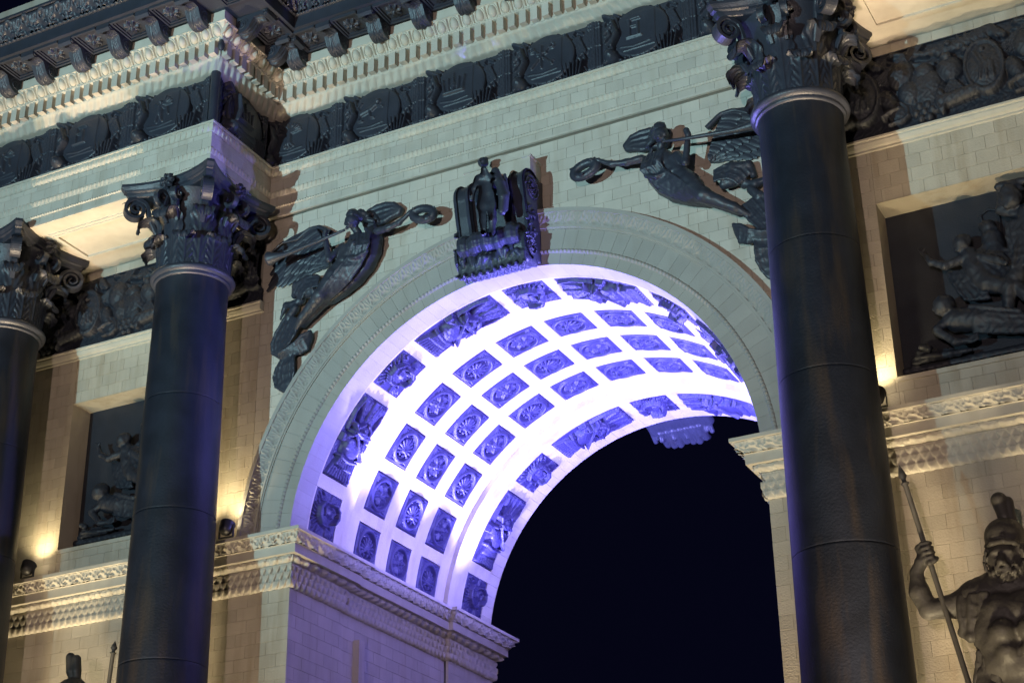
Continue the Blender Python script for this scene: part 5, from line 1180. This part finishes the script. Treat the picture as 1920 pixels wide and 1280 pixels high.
ob('helmet', hm.mesh('helmet'), BRONZE, ws)
cr = Sculpt((6.9, -1.5, 8.5), (7.8, -.5, 9.3), .016); cr.tube([P_['crest1'], P_['crest2']+(-.01, 0, .05), P_['crest2']+(-.0, 0, -.1)], [.10, .085, .07], .02); cr.tube([P_['crest1']+(.09, .05, -.03), P_['crest3']+(-.04, .05, .05), P_['crest3']], [.075, .075, .05], .008); ob('crest', cr.mesh('crest'), BRONZE, ws)
def spear(tip, collar, base, t):
    tip, collar, base = map(np.array, (tip, collar, base)); d = collar-tip
    pts = [tip, tip+d*.35, tip+d*.62, tip+d*.80, collar-d*.02, collar, collar+d*.06, collar+d*.1, base]; ob('spear', capped_tube('spear', pts, [.004, .035, .055, .028, .03, .055, .05, .034, .034], 10), BRONZE, t)
spear(P_['tip'], P_['collar'], P_['spb']+ax*2.2, ws)
ob('plinth', MB().box(6.3, 8.3, -2.0, W-.03, 0, 4.3).mesh('plinth'), STONE, ws)
lw = thing('warrior_statue', 'dark helmet crest and spear of a second warrior, just showing at the bottom left', 'statue', (-7.2, -1.1, 4.3))
L_ = {k: np.array(v) for k, v in LEFTW.items()}
s = Sculpt((-7.7, -1.7, 7.6), (-6.7, -.6, 9.25), .018); s.tube([L_['cr0']+(.02, 0, -.05), L_['crm']+(-.04, 0, .05), L_['helm']+(-.02, .05, .2)], [.075, .075, .06], .01); s.tube([L_['cr1']+(-.0, .02, -.04), L_['crm']+(.06, .02, .05), L_['helm']+(.06, .05, .2)], [.07, .075, .06], .01)
s.tube([L_['helm']+(0, 0, -.02), L_['helm']+(.02, .05, 0)], [.235, .23]); s.tube([L_['helm']+(0, 0, -.25), L_['helm']+(0, .1, -.6)], [.22, .3])
ob('helmet', s.mesh('helmet'), BRONZE, lw)
s = Sculpt((-8.2, -1.8, 6.0), (-6.2, -.5, 8.4), .028); s.tube([(-7.7, -1.1, 7.8), (-6.75, -1.1, 7.8)], .26); s.tube([(-7.2, -1.1, 7.7), (-7.2, -1.1, 6.2)], .38); s.tube([(-6.7, -1.1, 7.8), (-6.45, -1.2, 7.3), (-6.47, -1.25, 7.9)], [.16, .12, .09]); ob('body', s.mesh('body'), BRONZE, lw)
spear(L_['tip'], L_['collar'], L_['sb']+(L_['sb']-L_['collar'])*4, lw)
ob('plinth', MB().box(-8.2, -6.2, -2.0, W-.03, 0, 4.3).mesh('plinth'), STONE, lw)

# ================================================================== floodlights on the ledges
labs = ['round wall floodlight glowing on the ledge beside the leftmost column', 'round wall floodlight glowing on the ledge right of the blue flanked column', None, 'round floodlight on the right ledge, peeping out behind the biggest column', None]
HOUS = lmesh('housing', lathe([(.0, -.14), (.06, -.135), (.105, -.09), (.12, -.02), (.125, .05), (.13, .06), (.13, .075), (.112, .08), (.108, .06)], 28)); HOUS.materials.append(LAMPB)
LENS = lmesh('lens', lathe([(.001, .125), (.05, .12), (.085, .10), (.106, .07)], 28)); LENS.materials.append(GLOW)
BRK = MB().box(-.14, -.128, -.02, .02, -.17, .03).box(.128, .14, -.02, .02, -.17, .03).box(-.14, .14, -.02, .02, -.185, -.17).mesh('bracket'); BRK.materials.append(LAMPB)
for (x, y), lb in zip(LEDGE, labs):
    if lb is None: continue
    t = thing('ledge_floodlight', lb, 'floodlight', (x, y, 10.876), 'floodlights on the impost ledges')
    M = Matrix.Translation((x, y-.02, 11.065)); hsg = ob('housing', HOUS, None, t, M @ Matrix.Rotation(R_(-24), 4, 'X')); ob('lens', LENS, None, hsg, M @ Matrix.Rotation(R_(-24), 4, 'X')); ob('bracket', BRK, None, t, M)
